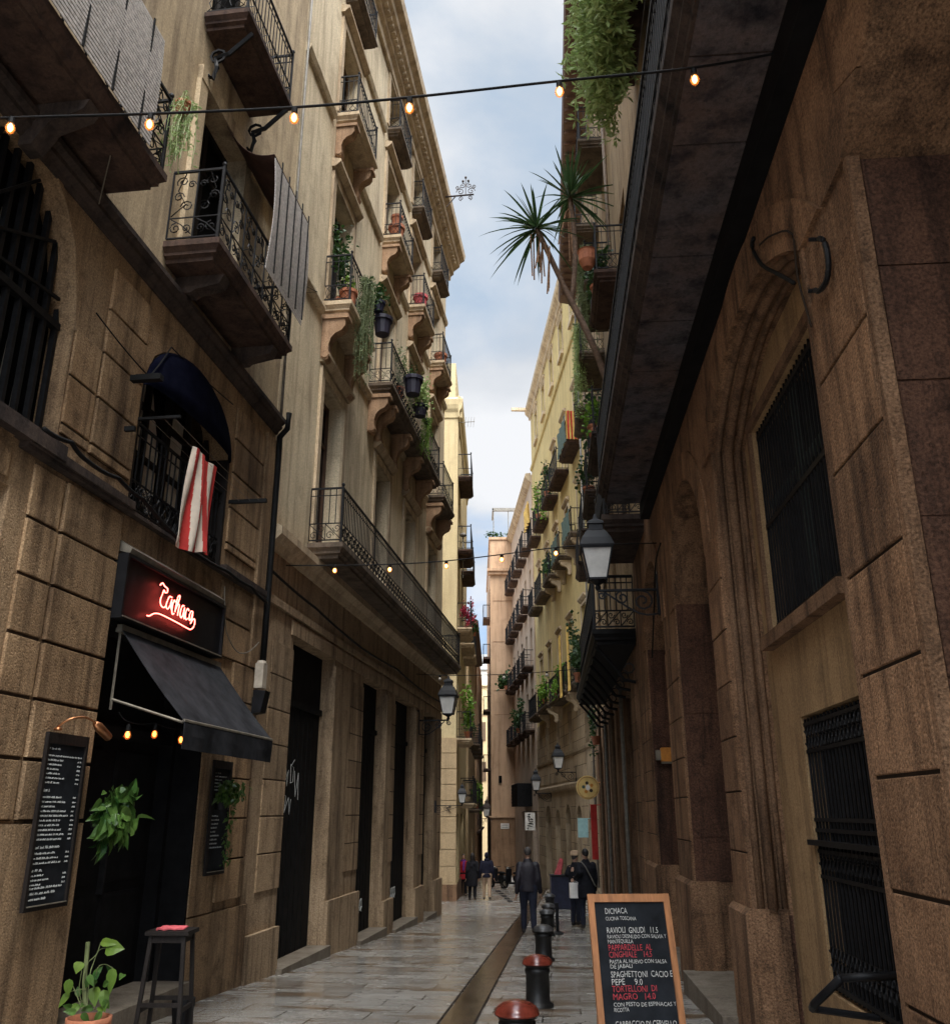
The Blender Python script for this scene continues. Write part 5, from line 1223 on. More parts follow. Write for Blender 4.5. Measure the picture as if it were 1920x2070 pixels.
bush('dusky shrub on the far second floor balcony of the ochre building', FR, 8.6, .55, 9.35, (.5,.25,.7), 320, .11, 'leaf_dark', group=GR)
bush('dark ivy clump spilling over the black gallery behind the lantern', FR, 12.5, .85, 5.1, (.8,.25,.9), 520, .13, 'leaf_dark', group=GR)
bush('dark creeper hanging down the drainpipes of the ochre building', FR, 16.0, .25, 3.6, (.3,.15,.9), 240, .1, 'leaf_dark', group=GR)
yy = 17.
t = Thing('yucca_plant', 'two headed yucca with spiky crowns leaning out over the street', 'plant', FW, yy, 2.9, 9.4)
base = Vector(at_y(1222,760,16.9)); fork = Vector(at_y(1150,600,17.0)); c1 = Vector(at_y(1085,462,16.9)); c2 = Vector(at_y(1152,400,17.2))
mb = t.mb(); mb.tube(smooth_pts([base+Vector((0,.15,-1.0)), base, base.lerp(fork,.5)+Vector((0,.05,0)), fork, fork.lerp(c1,.5)+Vector((0,-.02,.05)), c1]), [.07]*10+[.06]*6, 7)
mb.tube(smooth_pts([fork-Vector((0,-.04,.2)), fork.lerp(c2,.45)+Vector((0,.14,0)), c2]), .055, 7); t.part('trunk', mb, M['bark'], smooth=True)
def crown(c, n, L, up):
    mb = t.mb()
    for i in range(n):
        a = rnd.uniform(0, 2*PI); e = rnd.uniform(-.75, 1.25); d = Vector((math.cos(a)*math.cos(e), math.sin(a)*math.cos(e), math.sin(e)))
        d = (d+up*.25).normalized(); u = d.cross(Vector((0,0,1))+d*.01).normalized(); nn = u.cross(d); ln = L*rnd.uniform(.7,1.1); rows = []
        for q in range(6):
            f_ = q/5; p = Vector(c)+d*(.06+ln*f_)-Vector((0,0,1))*(.22*ln*f_**2.4*(1-max(0,d.z)*.6)); w = .038*(1-f_)**.55*(.65+.9*min(f_*3,1)*.5)
            rows.append((mb.v(*(p-u*w+nn*w*.5)), mb.v(*p), mb.v(*(p+u*w+nn*w*.5))))
        for A_, B_ in zip(rows, rows[1:]): mb.f(A_[0], A_[1], B_[1], B_[0]); mb.f(A_[1], A_[2], B_[2], B_[1])
    t.part('crown', mb, M['yucca'])
crown(c1, 50, 1.25, Vector((0,-.4,.5))); crown(c2, 54, 1.25, Vector((0,-.1,.7)))
mb = t.mb()
for c, n in ((c1, 12), (c2, 5)):
    for i in range(n):
        a = rnd.uniform(0, 2*PI); r = rnd.uniform(.03,.2); l_ = rnd.uniform(.5,1.3)
        dn = (fork-c).normalized()
        p0 = c+dn*rnd.uniform(.05,.5); p1 = p0+Vector((math.cos(a)*r, math.sin(a)*r, -.15)); p2 = p1+Vector((rnd.gauss(0,.06), rnd.gauss(0,.06), -l_))
        w = .016; k = [mb.v(*(p+Vector((0,q*w,0)))) for p in (p0,p1,p2) for q in (-1,1)]; mb.f(k[0],k[1],k[3],k[2]); mb.f(k[2],k[3],k[5],k[4])
t.part('dead_skirt', mb, M['dead_leaf'])
GY = 'plants on the yellow building balconies'
for lab, s, z, rad, n, m_ in (('lime green plant along the lowest yellow building balcony rail', 7.2, 6.7, (1.1,.3,.7), 420, 'leaf_bright'), ('bushy plant at the far end of the lowest yellow building balcony', 11.6, 6.8, (.9,.3,.6), 260, 'leaf_bright'),
        ('dark green plant on the middle row balcony of the yellow building', 9.3, 12.9, (.8,.3,.5), 260, 'leaf_dark'), ('tall green plant on the top row balcony of the yellow building', 8.9, 17.1, (.6,.3,1.0), 260, 'leaf_dark'), ('leafy plant on the farthest top row balcony of the yellow building', 12.6, 17.1, (.7,.3,.9), 240, 'leaf_bright')):
    bush(lab, F3, s, .5, z, rad, n, .16, m_, group=GY)
bush('palm like plant on the pink building balcony by the salmon house', F3, 32.2, .7, 10.2, (.6,.4,.7), 160, .3, 'leaf_dark')
bush('dark trailing plant on a lower pink building balcony', F3, 24.0, .65, 6.4, (.8,.3,.8), 240, .2, 'leaf_dark')
def hung_cloth(name, label, cat, F, s0, s1, o, z0, z1, mats, stripes=0, wave=.03):
    mb = MB(F, (s0+s1)/2, o, z0); n = 20; g = [[mb.v(s0+(s1-s0)*i/n, o+wave*math.sin(i*1.1+j*.5), z1-(z1-z0)*j/8) for j in range(9)] for i in range(n+1)]
    for i in range(n):
        for j in range(8):
            mb.mi = (i*stripes//n) % 2 if stripes else 0; mb.f(g[i][j], g[i+1][j], g[i+1][j+1], g[i][j+1])
    x = single(name, mb, mats, label, cat); sd = x.modifiers.new('thickness', 'SOLIDIFY'); sd.thickness = .006; return x
mb = MB(F3, 1.1, .4, 17.3); n = 18; g = [[mb.v(1.15+.03*math.sin(i*1.2+j*.4), .0+.66*i/n, 18.35-1.35*j/8) for j in range(9)] for i in range(n+1)]
for i in range(n):
    for j in range(8): mb.mi = (i*9//n) % 2; mb.f(g[i][j], g[i+1][j], g[i+1][j+1], g[i][j+1])
x = single('striped_flag', mb, [M['yellow_cloth'], M['red_cloth']], 'yellow flag with red stripes on the nearest top row yellow building balcony', 'flag'); sd = x.modifiers.new('thickness', 'SOLIDIFY'); sd.thickness = .006
hung_cloth('green_blind', 'faded blue green awning sheet beside the striped yellow flag', 'blind', F3, 1.3, 3.7, .68, 17.0, 18.2, [M['shutter_green']])
hung_cloth('yellow_banner', 'plain yellow cloth hung under the roof of the yellow building', 'banner', F3, 15.6, 17.8, .70, 17.9, 19.2, [M['yellow_cloth']], 0, .08)
for s, lab in ((2.2,'orange yellow cloth strip nearest on the lowest yellow building balcony'), (4.5,'narrow yellow cloth strip in the middle of the lowest yellow building balcony')):
    hung_cloth('cloth_strip', lab, 'banner', F3, s, s+.45, .70, 6.3, 9.0, [M['yellow_cloth']])
hung_cloth('green_screen', 'dark green screen on the second row yellow building balcony railing', 'blind', F3, 1.3, 3.5, .64, 12.85, 13.85, [M['shutter_green']])
hung_cloth('green_screen', 'long dark green screen beside it on the next second row balcony', 'blind', F3, 4.9, 7.1, .64, 12.85, 13.85, [M['shutter_green']])
# roof ironwork and aerial
def ornament(label, F, s, o, z, ln, sc):
    t = Thing('roof_ornament', label, 'ironwork', F, s, o, z, 'wrought iron roof brackets'); mb = t.mb()
    mb.tube([(s,o-.1,z),(s,o+ln,z)], .03, 5); mb.tube([(s,o-.05,z-.45*sc),(s,o+.25,z)], .02, 4); t.part('arm', mb, M['rust_iron'])
    mb = t.mb(); c = o+ln*.68
    for sg in (-1, 1):
        for cx, cz, r, st in ((.20,.16,.15,0), (.13,.42,.12,PI/2), (.3,.36,.09,PI), (.16,-.13,.10,-PI/2)):
            mb.tube([(s, c+sg*(a)*sc, z+b*sc) for a, b in spiral(cx, cz, r, 1.3, st, 14, 1)], .014, 4, cap=False)
    mb.tube([(s,c,z),(s,c,z+.75*sc)], .016, 4)
    for a, b in ((0,.78),(-.1,.62),(.1,.62)): mb.ball(s, c+a*sc, z+b*sc, .05*sc, n=6, m=5)
    t.part('scrollwork', mb, M['rust_iron'])
ornament('wrought iron scroll bracket on the left cornice against the sky', FL, 8.3, .62, 20.9, .85, .9)
ornament('wrought iron scroll bracket on the right eaves against the sky', FR, 5.2, .78, 23.5, 1.0, 1.1)
t = Thing('tv_aerial', 'small television aerial on the pale corner building roof edge', 'aerial', FW, 36.9, -.6, 18.2); mb = t.mb()
q = Vector(at_y(946,852,36.9)); mb.tube([(36.9,-.75,q.z-.05),(36.9,q.y+.3,q.z)], .018, 4)
for k in range(4): mb.tube([(36.9,q.y-.15+.13*k,q.z-.28),(36.9,q.y-.1+.13*k,q.z+.22)], .010, 3)
t.part('mast', mb, M['shutter_grey'])
t = Thing('chimney_cowl', 'chimney cowl on a thin pole above the corner building balconies', 'chimney', FW, 38, -.05, 9.5); mb = t.mb()
q = Vector(at_y(936,1085,38)); mb.tube([(38,q.y,q.z-1.9),(38,q.y,q.z)], [.03]*2, 5); mb.ball(38,q.y,q.z+.08,.16,.16,.10); mb.lathe(38,q.y,[(.09,q.z-1.1),(.11,q.z-.9),(.04,q.z-.35)],8); t.part('cowl', mb, M['shutter_grey'])

# ---------------------------------------------------------------- festoon lights across the street
def festoon(label, Yp, cpts, bulbs, r, br, glow='bulb_glow', sag=.0):
    c = at_y(*cpts[len(cpts)//2], Yp); t = Thing('string_lights', label, 'string lights', FW, *c, 'string lights across the street')
    mb = t.mb(); P_ = smooth_pts([at_y(u, v, Yp) for u, v in cpts], 6); mb.tube(P_, r, 5); t.part('wire', mb, M['rubber'], smooth=True)
    for u, v in bulbs:
        p = at_y(u, v, Yp); bulb(t, (p[0], p[1], p[2]), .01, br, glow)
    return t
festoon('nearest string of six large glowing bulbs high across the street', 4.75, [(-170,246),(30,237),(307,229),(596,216),(828,196),(1130,163),(1402,136),(1610,99),(1655,90)], [(25,237),(305,230),(596,217),(828,197),(1130,164),(1402,140)], .0095, .032)
festoon('second string of small glowing bulbs at first floor height', 13.5, [(522,1141),(564,1143),(677,1143),(788,1141),(902,1134),(1014,1121),(1123,1107),(1208,1101),(1330,1098)], [(564,1143),(677,1143),(788,1141),(902,1134),(1014,1121),(1123,1108)], .010, .042)
festoon('far string with small dull bulbs near the end of the left balcony', 24., [(828,1362),(913,1366),(1048,1362),(1180,1352),(1232,1348)], [(889,1366),(1018,1363),(1105,1358)], .011, .045, None)

# ---------------------------------------------------------------- street lanterns
def lantern(label, F, s, o, z, sc=1., arm=True, body='black_paint', F_arm_o=0., group='wall lanterns along the street'):
    """z is the foot of the lantern body; the arm runs back to the wall"""
    t = Thing('wall_lantern', label, 'street lamp', F, s, o, z, group)
    b, m_, h = .125*sc, .21*sc, .44*sc
    mb = t.mb()
    cr = [(-1,-1),(1,-1),(1,1),(-1,1)]
    for i in range(4):
        (a, c), (d, e) = cr[i], cr[(i+1) % 4]
        mb.tube([(s+a*b,o+c*b,z+.05*sc),(s+a*m_,o+c*m_,z+.05*sc+h)], .016*sc, 4)
        mb.tube([(s+a*b,o+c*b,z+.05*sc),(s+d*b,o+e*b,z+.05*sc)], .018*sc, 4); mb.tube([(s+a*m_,o+c*m_,z+.05*sc+h),(s+d*m_,o+e*m_,z+.05*sc+h)], .022*sc, 4)
    mb.lathe(s, o, [(.02*sc,z-.10*sc),(.045*sc,z-.06*sc),(.03*sc,z-.02*sc),(.13*sc,z+.04*sc)], 10); t.part('lamp_frame', mb, M[body])
    mb = t.mb(); zt = z+.05*sc+h; lv = [(m_*1.12, zt), (m_*1.14, zt+.03*sc), (m_*.95, zt+.14*sc), (m_*.62, zt+.26*sc), (m_*.5, zt+.28*sc), (m_*.46, zt+.36*sc), (m_*.56, zt+.37*sc), (m_*.5, zt+.41*sc), (m_*.15, zt+.46*sc), (.012*sc, zt+.54*sc)]
    R_ = [[mb.v(s+a*r, o+c*r, zz_) for a, c in cr] for r, zz_ in lv]
    for A_, B_ in zip(R_, R_[1:]):
        for i in range(4): mb.f(A_[i], A_[(i+1)%4], B_[(i+1)%4], B_[i])
    mb.f(*R_[0]); mb.f(*R_[-1]); t.part('lamp_roof', mb, M[body])
    mb = t.mb(); R_ = [[mb.v(s+a*r, o+c*r, zz_) for a, c in cr] for r, zz_ in ((b*.93, z+.055*sc), (m_*.95, z+.05*sc+h-.01))]
    for i in range(4): mb.f(R_[0][i], R_[0][(i+1)%4], R_[1][(i+1)%4], R_[1][i])
    mb.f(*R_[0]); mb.f(*R_[1]); t.part('glass', mb, M['lamp_glass'])
    if arm:
        mb = t.mb(); za = z-.10*sc
        mb.tube([(s,o,za),(s,F_arm_o,za)], .022*sc, 5)
        for cx, cz, r, st, d in ((.24,-.16,.15,PI/2,1), (.52,-.11,.10,PI/2,-1), (.80,-.07,.065,PI/2,1)):
            mb.tube([(s, F_arm_o+(o-F_arm_o)*0+a*sc*1.0, za+bb*sc) for a, bb in spiral(cx, cz, r, 1.5, st, 16, d)], .016*sc, 4, cap=False)
        mb.tube([(s,F_arm_o+.03,za+.22*sc),(s,F_arm_o+.03,za-.34*sc)], .022*sc, 4); mb.tube(smooth_pts([(s,F_arm_o+.03,za-.34*sc),(s,F_arm_o+.3*sc,za-.33*sc),(s,o-.1,za-.03)]), .016*sc, 4)
        mb.box(s-.05*sc, s+.05*sc, F_arm_o, F_arm_o+.03, za-.36*sc, za+.26*sc); t.part('bracket_arm', mb, M[body])
    return t
q = on_wall(FR, 1208, 1180, .95); lantern('large black lantern on a scrolled arm beside the dark right hand slab', FR, q[0], .95, q[2], 1.12)
q = on_wall(FL, 906, 1448, .82); lantern('black lantern at the far corner of the cream building', FL, q[0], .82, q[2], 1.05)
q = on_wall(F3, 1128, 1556, .8); lantern('lantern above the shop arches of the yellow building', F3, q[0], .8, q[2], 1.1)
q = on_wall(F3, 1083, 1600, .8); lantern('smaller looking lantern next to the boarded dark balcony', F3, q[0], .8, q[2], 1.1)
q = on_wall(FC, 934, 1625, .72); lantern('lantern among the balconies of the corner building', FC, q[0], .72, q[2], .5)
q = at_y(977, 1652, 66.5); lantern('reddish lantern on the tan house far down the street', FC, 29.5, .85, q[2], 1.2, body='rust_iron', F_arm_o=.22)

# ---------------------------------------------------------------- signs and fittings on the right
t = Thing('round_sign', 'round yellow hanging shop sign with a small flower emblem', 'sign', FW, 31, 3.75, 2.34)
mb = t.mb(); n = 36
def disc(mb, y0, y1, r, x=3.75, z=2.34, n=36, sx=1.):
    a = [mb.v(y0, x+sx*r*math.cos(2*PI*k/n), z+r*math.sin(2*PI*k/n)) for k in range(n)]; b = [mb.v(y1, x+sx*r*math.cos(2*PI*k/n), z+r*math.sin(2*PI*k/n)) for k in range(n)]
    for k in range(n): mb.f(a[k], a[(k+1)%n], b[(k+1)%n], b[k])
    mb.f(*a); mb.f(*b[::-1])
disc(mb, 30.95, 31.05, .38); t.part('panel', mb, M['sign_yellow'])
mb = t.mb(); mb.tube([(30.945,3.75+.335*math.cos(2*PI*k/30),2.34+.335*math.sin(2*PI*k/30)) for k in range(30)], .012, 4, closed=True); mb.tube([(31,4.0,2.5),(31,4.3,2.5)], .02, 5); t.part('rim', mb, M['copper'])
mb = t.mb(); disc(mb, 30.935, 30.95, .09, sx=.8); t.part('emblem_centre', mb, M['sign_white'])
for k, m_ in enumerate(('orange_box','rust_iron','shutter_green','orange_box','rust_iron')):
    a = 2*PI*k/5+.5; mb = t.mb(); disc(mb, 30.938, 30.95, .055, 3.75+.145*math.cos(a), 2.34+.145*math.sin(a), 14); t.part('petal', mb, M[m_])
t = Thing('wall_banner', 'narrow dark red vertical banner under the round yellow sign', 'banner', FW, 32, 3.95, .3); mb = t.mb()
a, b = at_y(1193,1628,31.5), at_y(1203,1738,31.5); mb.box(31.45,31.5,a[1],a[1]+.20,b[2],a[2]); mb.tube([(31.47,a[1]-.02,a[2]+.01),(31.47,4.35,a[2]+.01)], .015, 4); t.part('cloth', mb, M['red_cloth'])
t = Thing('wall_banner', 'pale teal narrow banner on the yellow building stone base', 'banner', F3, 3.4, .3, .2); mb = t.mb()
a, b = on_wall(F3,1170,1655,.5), on_wall(F3,1180,1695,.5); mb.box(a[0],a[0]+.02,.15,.55,b[2],a[2]); mb.tube([(a[0]+.01,0,a[2]),(a[0]+.01,.56,a[2])], .014, 4); t.part('cloth', mb, M['sign_teal'])
t = Thing('hanging_sign', 'white rectangular hanging sign with dark scribbled drawing', 'sign', FW, 52, 3.1, .5)
a, b = at_y(1061,1643,52), at_y(1082,1679,52); mb = t.mb(); mb.box(52,52.05,a[1],b[1],b[2],a[2]); t.part('panel', mb, M['sign_white'])
mb = t.mb(); xc, zc = (a[1]+b[1])/2, (a[2]+b[2])/2
for k in range(7): mb.tube(smooth_pts([(51.985, xc+rnd.uniform(-.22,.22), zc+.38-.12*k), (51.985, xc+rnd.uniform(-.22,.22), zc+.33-.12*k), (51.985, xc+rnd.uniform(-.22,.22), zc+.40-.12*k)]), .02, 3, cap=False)
t.part('drawing', mb, M['rubber']); mb = t.mb(); mb.tube([(52.02,a[1]-.1,a[2]+.05),(52.02,4.3,a[2]+.05)], .02, 4); t.part('arm', mb, M['iron'])
t = Thing('street_plaque', 'small pale street name plaque on the salmon house foot', 'sign', FW, 67.9, 2.2, .7)
a, b = at_y(1012,1665,67.9), at_y(1029,1676,67.9); mb = t.mb(); mb.box(67.92,67.955,a[1],b[1],b[2],a[2]); t.part('panel', mb, M['sign_white'])
mb = t.mb(); scribble_line(mb, 0, .001, 0, 0, .01)
for q in (.3,.68): mb.tube([(67.91,a[1]+.08,b[2]+(a[2]-b[2])*q),(67.91,b[1]-.08,b[2]+(a[2]-b[2])*q)], .025, 3)
t.part('lettering', mb, M['shutter_grey'])
q = on_wall(FR, 1331, 1526, -.14); t = Thing('alarm_box', 'small orange alarm box in the shade of the second arch jamb', 'box', FR, 2.6, -.2, 2.3)
mb = t.mb(); mb.block(2.44,2.60,2.37,2.60,-.34,-.12,.02); t.part('case', mb, M['orange_box']); mb = t.mb(); mb.box(2.5,2.60,-.12,-.04,2.40,2.56); mb.box(2.47,2.6,-.33,-.13,2.34,2.37); t.part('fitting', mb, M['steel_strip'])
t = Thing('iron_hook', 'curved black iron hook on the stone spandrel right of the arch', 'hook', FR, -8.4, 0, 4.8)
mb = t.mb(); mb.tube(smooth_pts([on_wall(FR,u,v,.06) for u, v in ((1655,482),(1664,485),(1672,510),(1674,545),(1668,572),(1655,588),(1648,586))]), .018, 6); t.part('bar', mb, M['iron'])
mb = t.mb()
for u, v in ((1657,483),(1656,587)): p = on_wall(FR,u,v,0); mb.tube([(p[0],0,p[2]),(p[0],.07,p[2])], .014, 5)
t.part('fixing', mb, M['iron'])
def rcable(label, pts, r=.010, m_='rubber', o=.05):
    P_ = smooth_pts([on_wall(FR, u, v, o) for u, v in pts], 4); mb = MB(FR, *P_[0]); mb.tube(P_, r, 5); single('wall_cable', mb, M[m_], label, 'cable', smooth=True)
rcable('thick black cable loop below the dark slab near the wall hook', [(1523,480),(1520,500),(1540,535),(1575,555),(1605,572)], .016)
rcable('thin cable arc above the thick loop', [(1535,495),(1560,475),(1600,472),(1612,560),(1640,660)], .008, 'r_joint')
rcable('black cable tacked along the arches below the second balcony', [(1335,1098),(1325,1140),(1322,1230),(1318,1330)], .012)
t = Thing('iron_bar', 'short black slanting bar at the foot of the barred window', 'handrail', FR, -6.3, .1, .3)
mb = t.mb(); mb.tube([on_wall(FR,1642,2040,.12), on_wall(FR,1646,2030,.12), on_wall(FR,1700,1978,.02)], .028, 7); p = on_wall(FR,1700,1978,.02); mb.tube([p,(p[0],-.34,p[2]+.02)], .026, 6); t.part('rail', mb, M['black_paint'], smooth=True)
mb = t.mb(); p = on_wall(FR,1642,2040,.12); mb.tube([(p[0],-.3,p[2]-.05),p], .022, 6); t.part('foot', mb, M['black_paint'])

# ---------------------------------------------------------------- bollards
def make_bollard(label, Yp, X, cap):
    z = gz(Yp); t = Thing('bollard', label, 'bollard', FW, Yp, X, z, 'squat bollards down the middle of the street')
    mb = t.mb(); mb.lathe(Yp, X, [(.175,z-.05),(.175,z+.03),(.15,z+.045),(.135,z+.06),(.132,z+.34),(.142,z+.35),(.142,z+.385),(.128,z+.39),(.128,z+.405),(.15,z+.412),(.15,z+.425)], 28); t.part('post', mb, M['bollard_iron'], smooth=True)
    mb = t.mb(); mb.lathe(Yp, X, [(.150,z+.425),(.172,z+.43),(.174,z+.443)]+[(.170*math.cos(a), z+.445+.085*math.sin(a)) for a in [PI/2*k/9 for k in range(9)]]+[(.002,z+.53)], 28); t.part('cap', mb, cap, smooth=True)
    return t
make_bollard('nearest bollard with a glossy red brown domed cap at the picture foot', 7.65, .32, M['red_brown_cap'])
make_bollard('second bollard with a red brown domed cap', 11.1, .70, M['red_brown_cap'])
b3_ = make_bollard('third bollard with a grey domed cap', 15.9, 1.11, M['bollard_grey'])
for (Yp, X), lab in zip(((20.7,1.53),(23.3,1.76),(29.3,2.26)), ('fourth bollard with a grey cap behind the third one','fifth bollard with a grey cap beside the walking man','farthest bollard with a grey cap in front of the litter bin')):
    copy_thing(b3_.root, (X, Yp, gz(Yp)), None, lab)

# ---------------------------------------------------------------- A-board menu
def text_mesh(lines, name):
    """lines: (text, x, z, size, width or None) laid out in the plane y=0 -> one mesh"""
    V, P_ = [], []
    for s, x, z, size, width in lines:
        cu = bpy.data.curves.new('t', 'FONT'); cu.body = s; cu.size = size; cu.resolution_u = 2; ob = bpy.data.objects.new('t', cu); COL.objects.link(ob)
        bpy.context.view_layer.update(); me = bpy.data.meshes.new_from_object(ob.evaluated_get(bpy.context.evaluated_depsgraph_get()))
        w = max((v.co.x for v in me.vertices), default=1); k = width/w if width else 1; o_ = len(V)
        V += [(x+v.co.x*k, 0, z+v.co.y+.002*math.sin(v.co.x*k*37+x*50)) for v in me.vertices]; P_ += [tuple(i+o_ for i in p.vertices) for p in me.polygons]
        bpy.data.objects.remove(ob); bpy.data.meshes.remove(me)
    me = bpy.data.meshes.new(name); me.from_pydata(V, [], P_); return me
by, bx = 6.74, 1.15
t = Thing('menu_a_board', 'wooden framed A board with a handwritten chalk menu by the right wall', 'sign board', FW, by, bx, gz(by)); t.root.rotation_euler = (0, 0, math.radians(3.5))
H = 1.335; W = .605; zb = gz(by); tilt = math.radians(-16.5)
def tp(name, mb, m, par=None):
    o = t.part(name, mb, m, par); 
    if par is None: o.rotation_euler = (tilt, 0, 0)
    return o
mb = t.mb(); x0, x1 = bx-W/2, bx+W/2; fw_ = .045
mb.box(by-.012,by+.022,x0,x0+fw_,zb,zb+H); mb.box(by-.012,by+.022,x1-fw_,x1,zb,zb+H); mb.box(by-.0118,by+.0218,x0+fw_,x1-fw_,zb+H-fw_*1.25,zb+H-.001); mb.box(by-.0118,by+.0218,x0+fw_,x1-fw_,zb+.14,zb+.19)
fr = tp('frame', mb, M['frame_wood'])
mb = t.mb(); mb.box(by+.002,by+.012,x0+.02,x1-.02,zb+.15,zb+H-.02); tp('board', mb, M['chalkboard'])
big, sm = .056, .036
L0 = [('DICMACA',470,big,.165,0),('CUCINA TOSCANA',545,sm,.225,0),('RAVIOLI  GNUDI   11.5',690,big,.375,0),('RAVIOLI DESNUDO CON SALVIA Y',750,sm,.43,0),('MANTEQUILLA',805,sm,.185,0),('PAPPARDELLE  AL',885,big,.315,1),('CINGHIALE    14.5',962,big,.31,1),
      ('PASTA AL HUEVO CON SALSA',1028,sm,.41,0),('DE JABALI',1080,sm,.16,0),('SPAGHETTONI  CACIO E',1178,big,.44,0),('PEPE     9.0',1258,big,.22,0),('TORTELLONI  DI',1333,big,.315,1),('MAGRO   14.0',1415,big,.30,1),('CON PESTO DE ESPINACAS Y',1485,sm,.44,0),('RICOTTA',1540,sm,.105,0),
      ('CARPACCIO DI CERVELLO',1700,big,.425,0),('CON PECORINO DI PIENZA E PERA',1765,sm,.44,0),('14.5',1835,big,.075,0),('TAGLIATA  RUCOLA E',1945,big,.405,0),('PARMIGIANO  17.5',2020,big,.36,0)]
for red, m_ in ((0,'chalk'),(1,'chalk_red')):
    me = text_mesh([(s, x0+.118-bx, H-(y-240)*.000585, sz, w) for s, y, sz, w, r in L0 if r == red], 'lettering'); me.materials.append(M[m_])
    o = bpy.data.objects.new('lettering', me); COL.objects.link(o); o.parent = t.root; o.rotation_euler = (tilt, 0, 0)
    for v in me.vertices: v.co.y = -.002
    o.location = (0, 0, 0)
mb = MB(FW, by, bx, zb); mb.box(by-.02,by+.015,x0,x0+fw_,zb,zb+H-.05); mb.box(by-.02,by+.015,x1-fw_,x1,zb,zb+H-.05); mb.box(by-.015,by,x0+fw_,x1-fw_,zb+.14,zb+H-.06)
o = t.part('back_leg', mb, M['frame_wood']); o.rotation_euler = (math.radians(3), 0, 0); o.location = (.02, .47, 0); o.scale = (.9, 1, .97)

# ---------------------------------------------------------------- litter bin, scooters, odds and ends
Yb, Xb = 31.0, 2.75; z = gz(Yb); t = Thing('litter_bin', 'dark square litter bin standing behind the row of bollards', 'bin', FW, Yb, Xb, z)
mb = t.mb(); mb.prism_o([(Yb-.25,z+.04),(Yb+.25,z+.04),(Yb+.28,z+.98),(Yb-.28,z+.98)], Xb-.31, Xb+.31); mb.box(Yb-.22,Yb+.22,Xb-.28,Xb+.28,z,z+.04); t.part('body', mb, M['blue_plastic'])
mb = t.mb(); mb.box(Yb-.3,Yb+.3,Xb-.33,Xb+.33,z+.98,z+1.03); t.part('rim', mb, M['black_paint'])
g0 = at_ground(1127, 1889); t = Thing('steel_post', 'thin dark steel post on a round foot right of the bollards', 'post', FW, *g0)
mb = t.mb(); mb.tube([(g0[0],g0[1],g0[2]),(g0[0],g0[1],g0[2]+.62)], .036, 10); t.part('post', mb, M['black_paint'])
mb = t.mb(); mb.lathe(g0[0],g0[1],[(.14,g0[2]),(.13,g0[2]+.03),(.05,g0[2]+.06)],14); t.part('foot', mb, M['black_paint'])
mb = MB(FW, Yb, Xb-.06, z+1.02); pr = [(Xb-.20,z+1.02),(Xb+.02,z+1.02),(Xb+.09,z+1.36),(Xb+.10,z+1.50),(Xb-.0,z+1.53),(Xb-.05,z+1.40)]
a = [mb.v(Yb-.03, x, q) for x, q in pr]; b = [mb.v(Yb+.05, x+.02, q-.02) for x, q in pr]
for k in range(6): mb.f(a[k], a[(k+1)%6], b[(k+1)%6], b[k])
mb.f(*a); mb.f(*b[::-1]); single('paper_bag', mb, M['pink_cloth'], 'crumpled pinkish red paper bag sticking out of the litter bin', 'bag')
def make_scooter(Yp, X, rot, label):
    z = gz(Yp); t = Thing('parked_scooter', label, 'scooter', FW, Yp, X, z, 'scooters parked by the salmon house'); t.root.rotation_euler = (0, 0, rot); s, o = Yp, X
    for d, n in ((-.55, 'wheel'), (.6, 'wheel')):
        mb = t.mb(); mb.tube([(s+d+.2*math.cos(2*PI*k/14), o, z+.24+.2*math.sin(2*PI*k/14)) for k in range(14)], .05, 6, closed=True); w = t.part(n, mb, M['rubber'], smooth=True)
        mb = t.mb(); mb.tube([(s+d,o-.04,z+.24),(s+d,o+.04,z+.24)], .11, 12); t.part('rim', mb, M['steel_strip'], w)
    mb = t.mb(); mb.ball(s-.45,o,z+.52,.42,.16,.22,12,8); mb.box(s-.2,s+.35,o-.14,o+.14,z+.25,z+.33); mb.prism_o([(s+.3,z+.3),(s+.42,z+.3),(s+.34,z+1.0),(s+.26,z+.95)], o-.17, o+.17); t.part('body', mb, M['black_paint'], smooth=False)
    mb = t.mb(); mb.ball(s-.4,o,z+.78,.38,.14,.08,12,6); t.part('seat', mb, M['rubber'], smooth=True)
    mb = t.mb(); mb.tube([(s+.55,o,z+.3),(s+.3,o,z+1.02)], .03, 6); mb.tube([(s+.24,o-.34,z+1.08),(s+.3,o,z+1.03),(s+.24,o+.34,z+1.08)], .018, 5); t.part('handlebar', mb, M['iron'])
    mb = t.mb(); mb.ball(s+.36,o,z+.98,.06,.1,.09); t.part('headlight', mb, M['lamp_glass'], smooth=True); return t
g0 = at_ground(1006, 1796); sc = make_scooter(g0[0], g0[1], .5, 'black scooter parked nearest to the salmon house corner')
copy_thing(sc.root, (g0[1]+.75, g0[0]-1.6, gz(g0[0]-1.6)), .7, 'second black scooter parked just nearer the camera')
g0 = at_ground(1033, 1789); mb = MB(FW, *g0); mb.lathe(g0[0], g0[1], [(.16,g0[2]),(.2,g0[2]+.15),(.17,g0[2]+.34),(.06,g0[2]+.42),(.1,g0[2]+.5)], 9); single('white_sack', mb, M['sign_white'], 'white rubbish sack left by the scooters', 'sack')
mb = MB(FW, 40, 1.1, gz(40))
for k in range(5):
    p = [at_ground(u, v) for u, v in ((1000+6*k,1801+5*k),(1010+6*k,1801+5*k),(1013+6*k,1804+5*k),(1003+6*k,1804+5*k))]; mb.poly([(a, b, c+.012) for a, b, c in p])
single('drain_grate', mb, M['iron'], kind='structure')

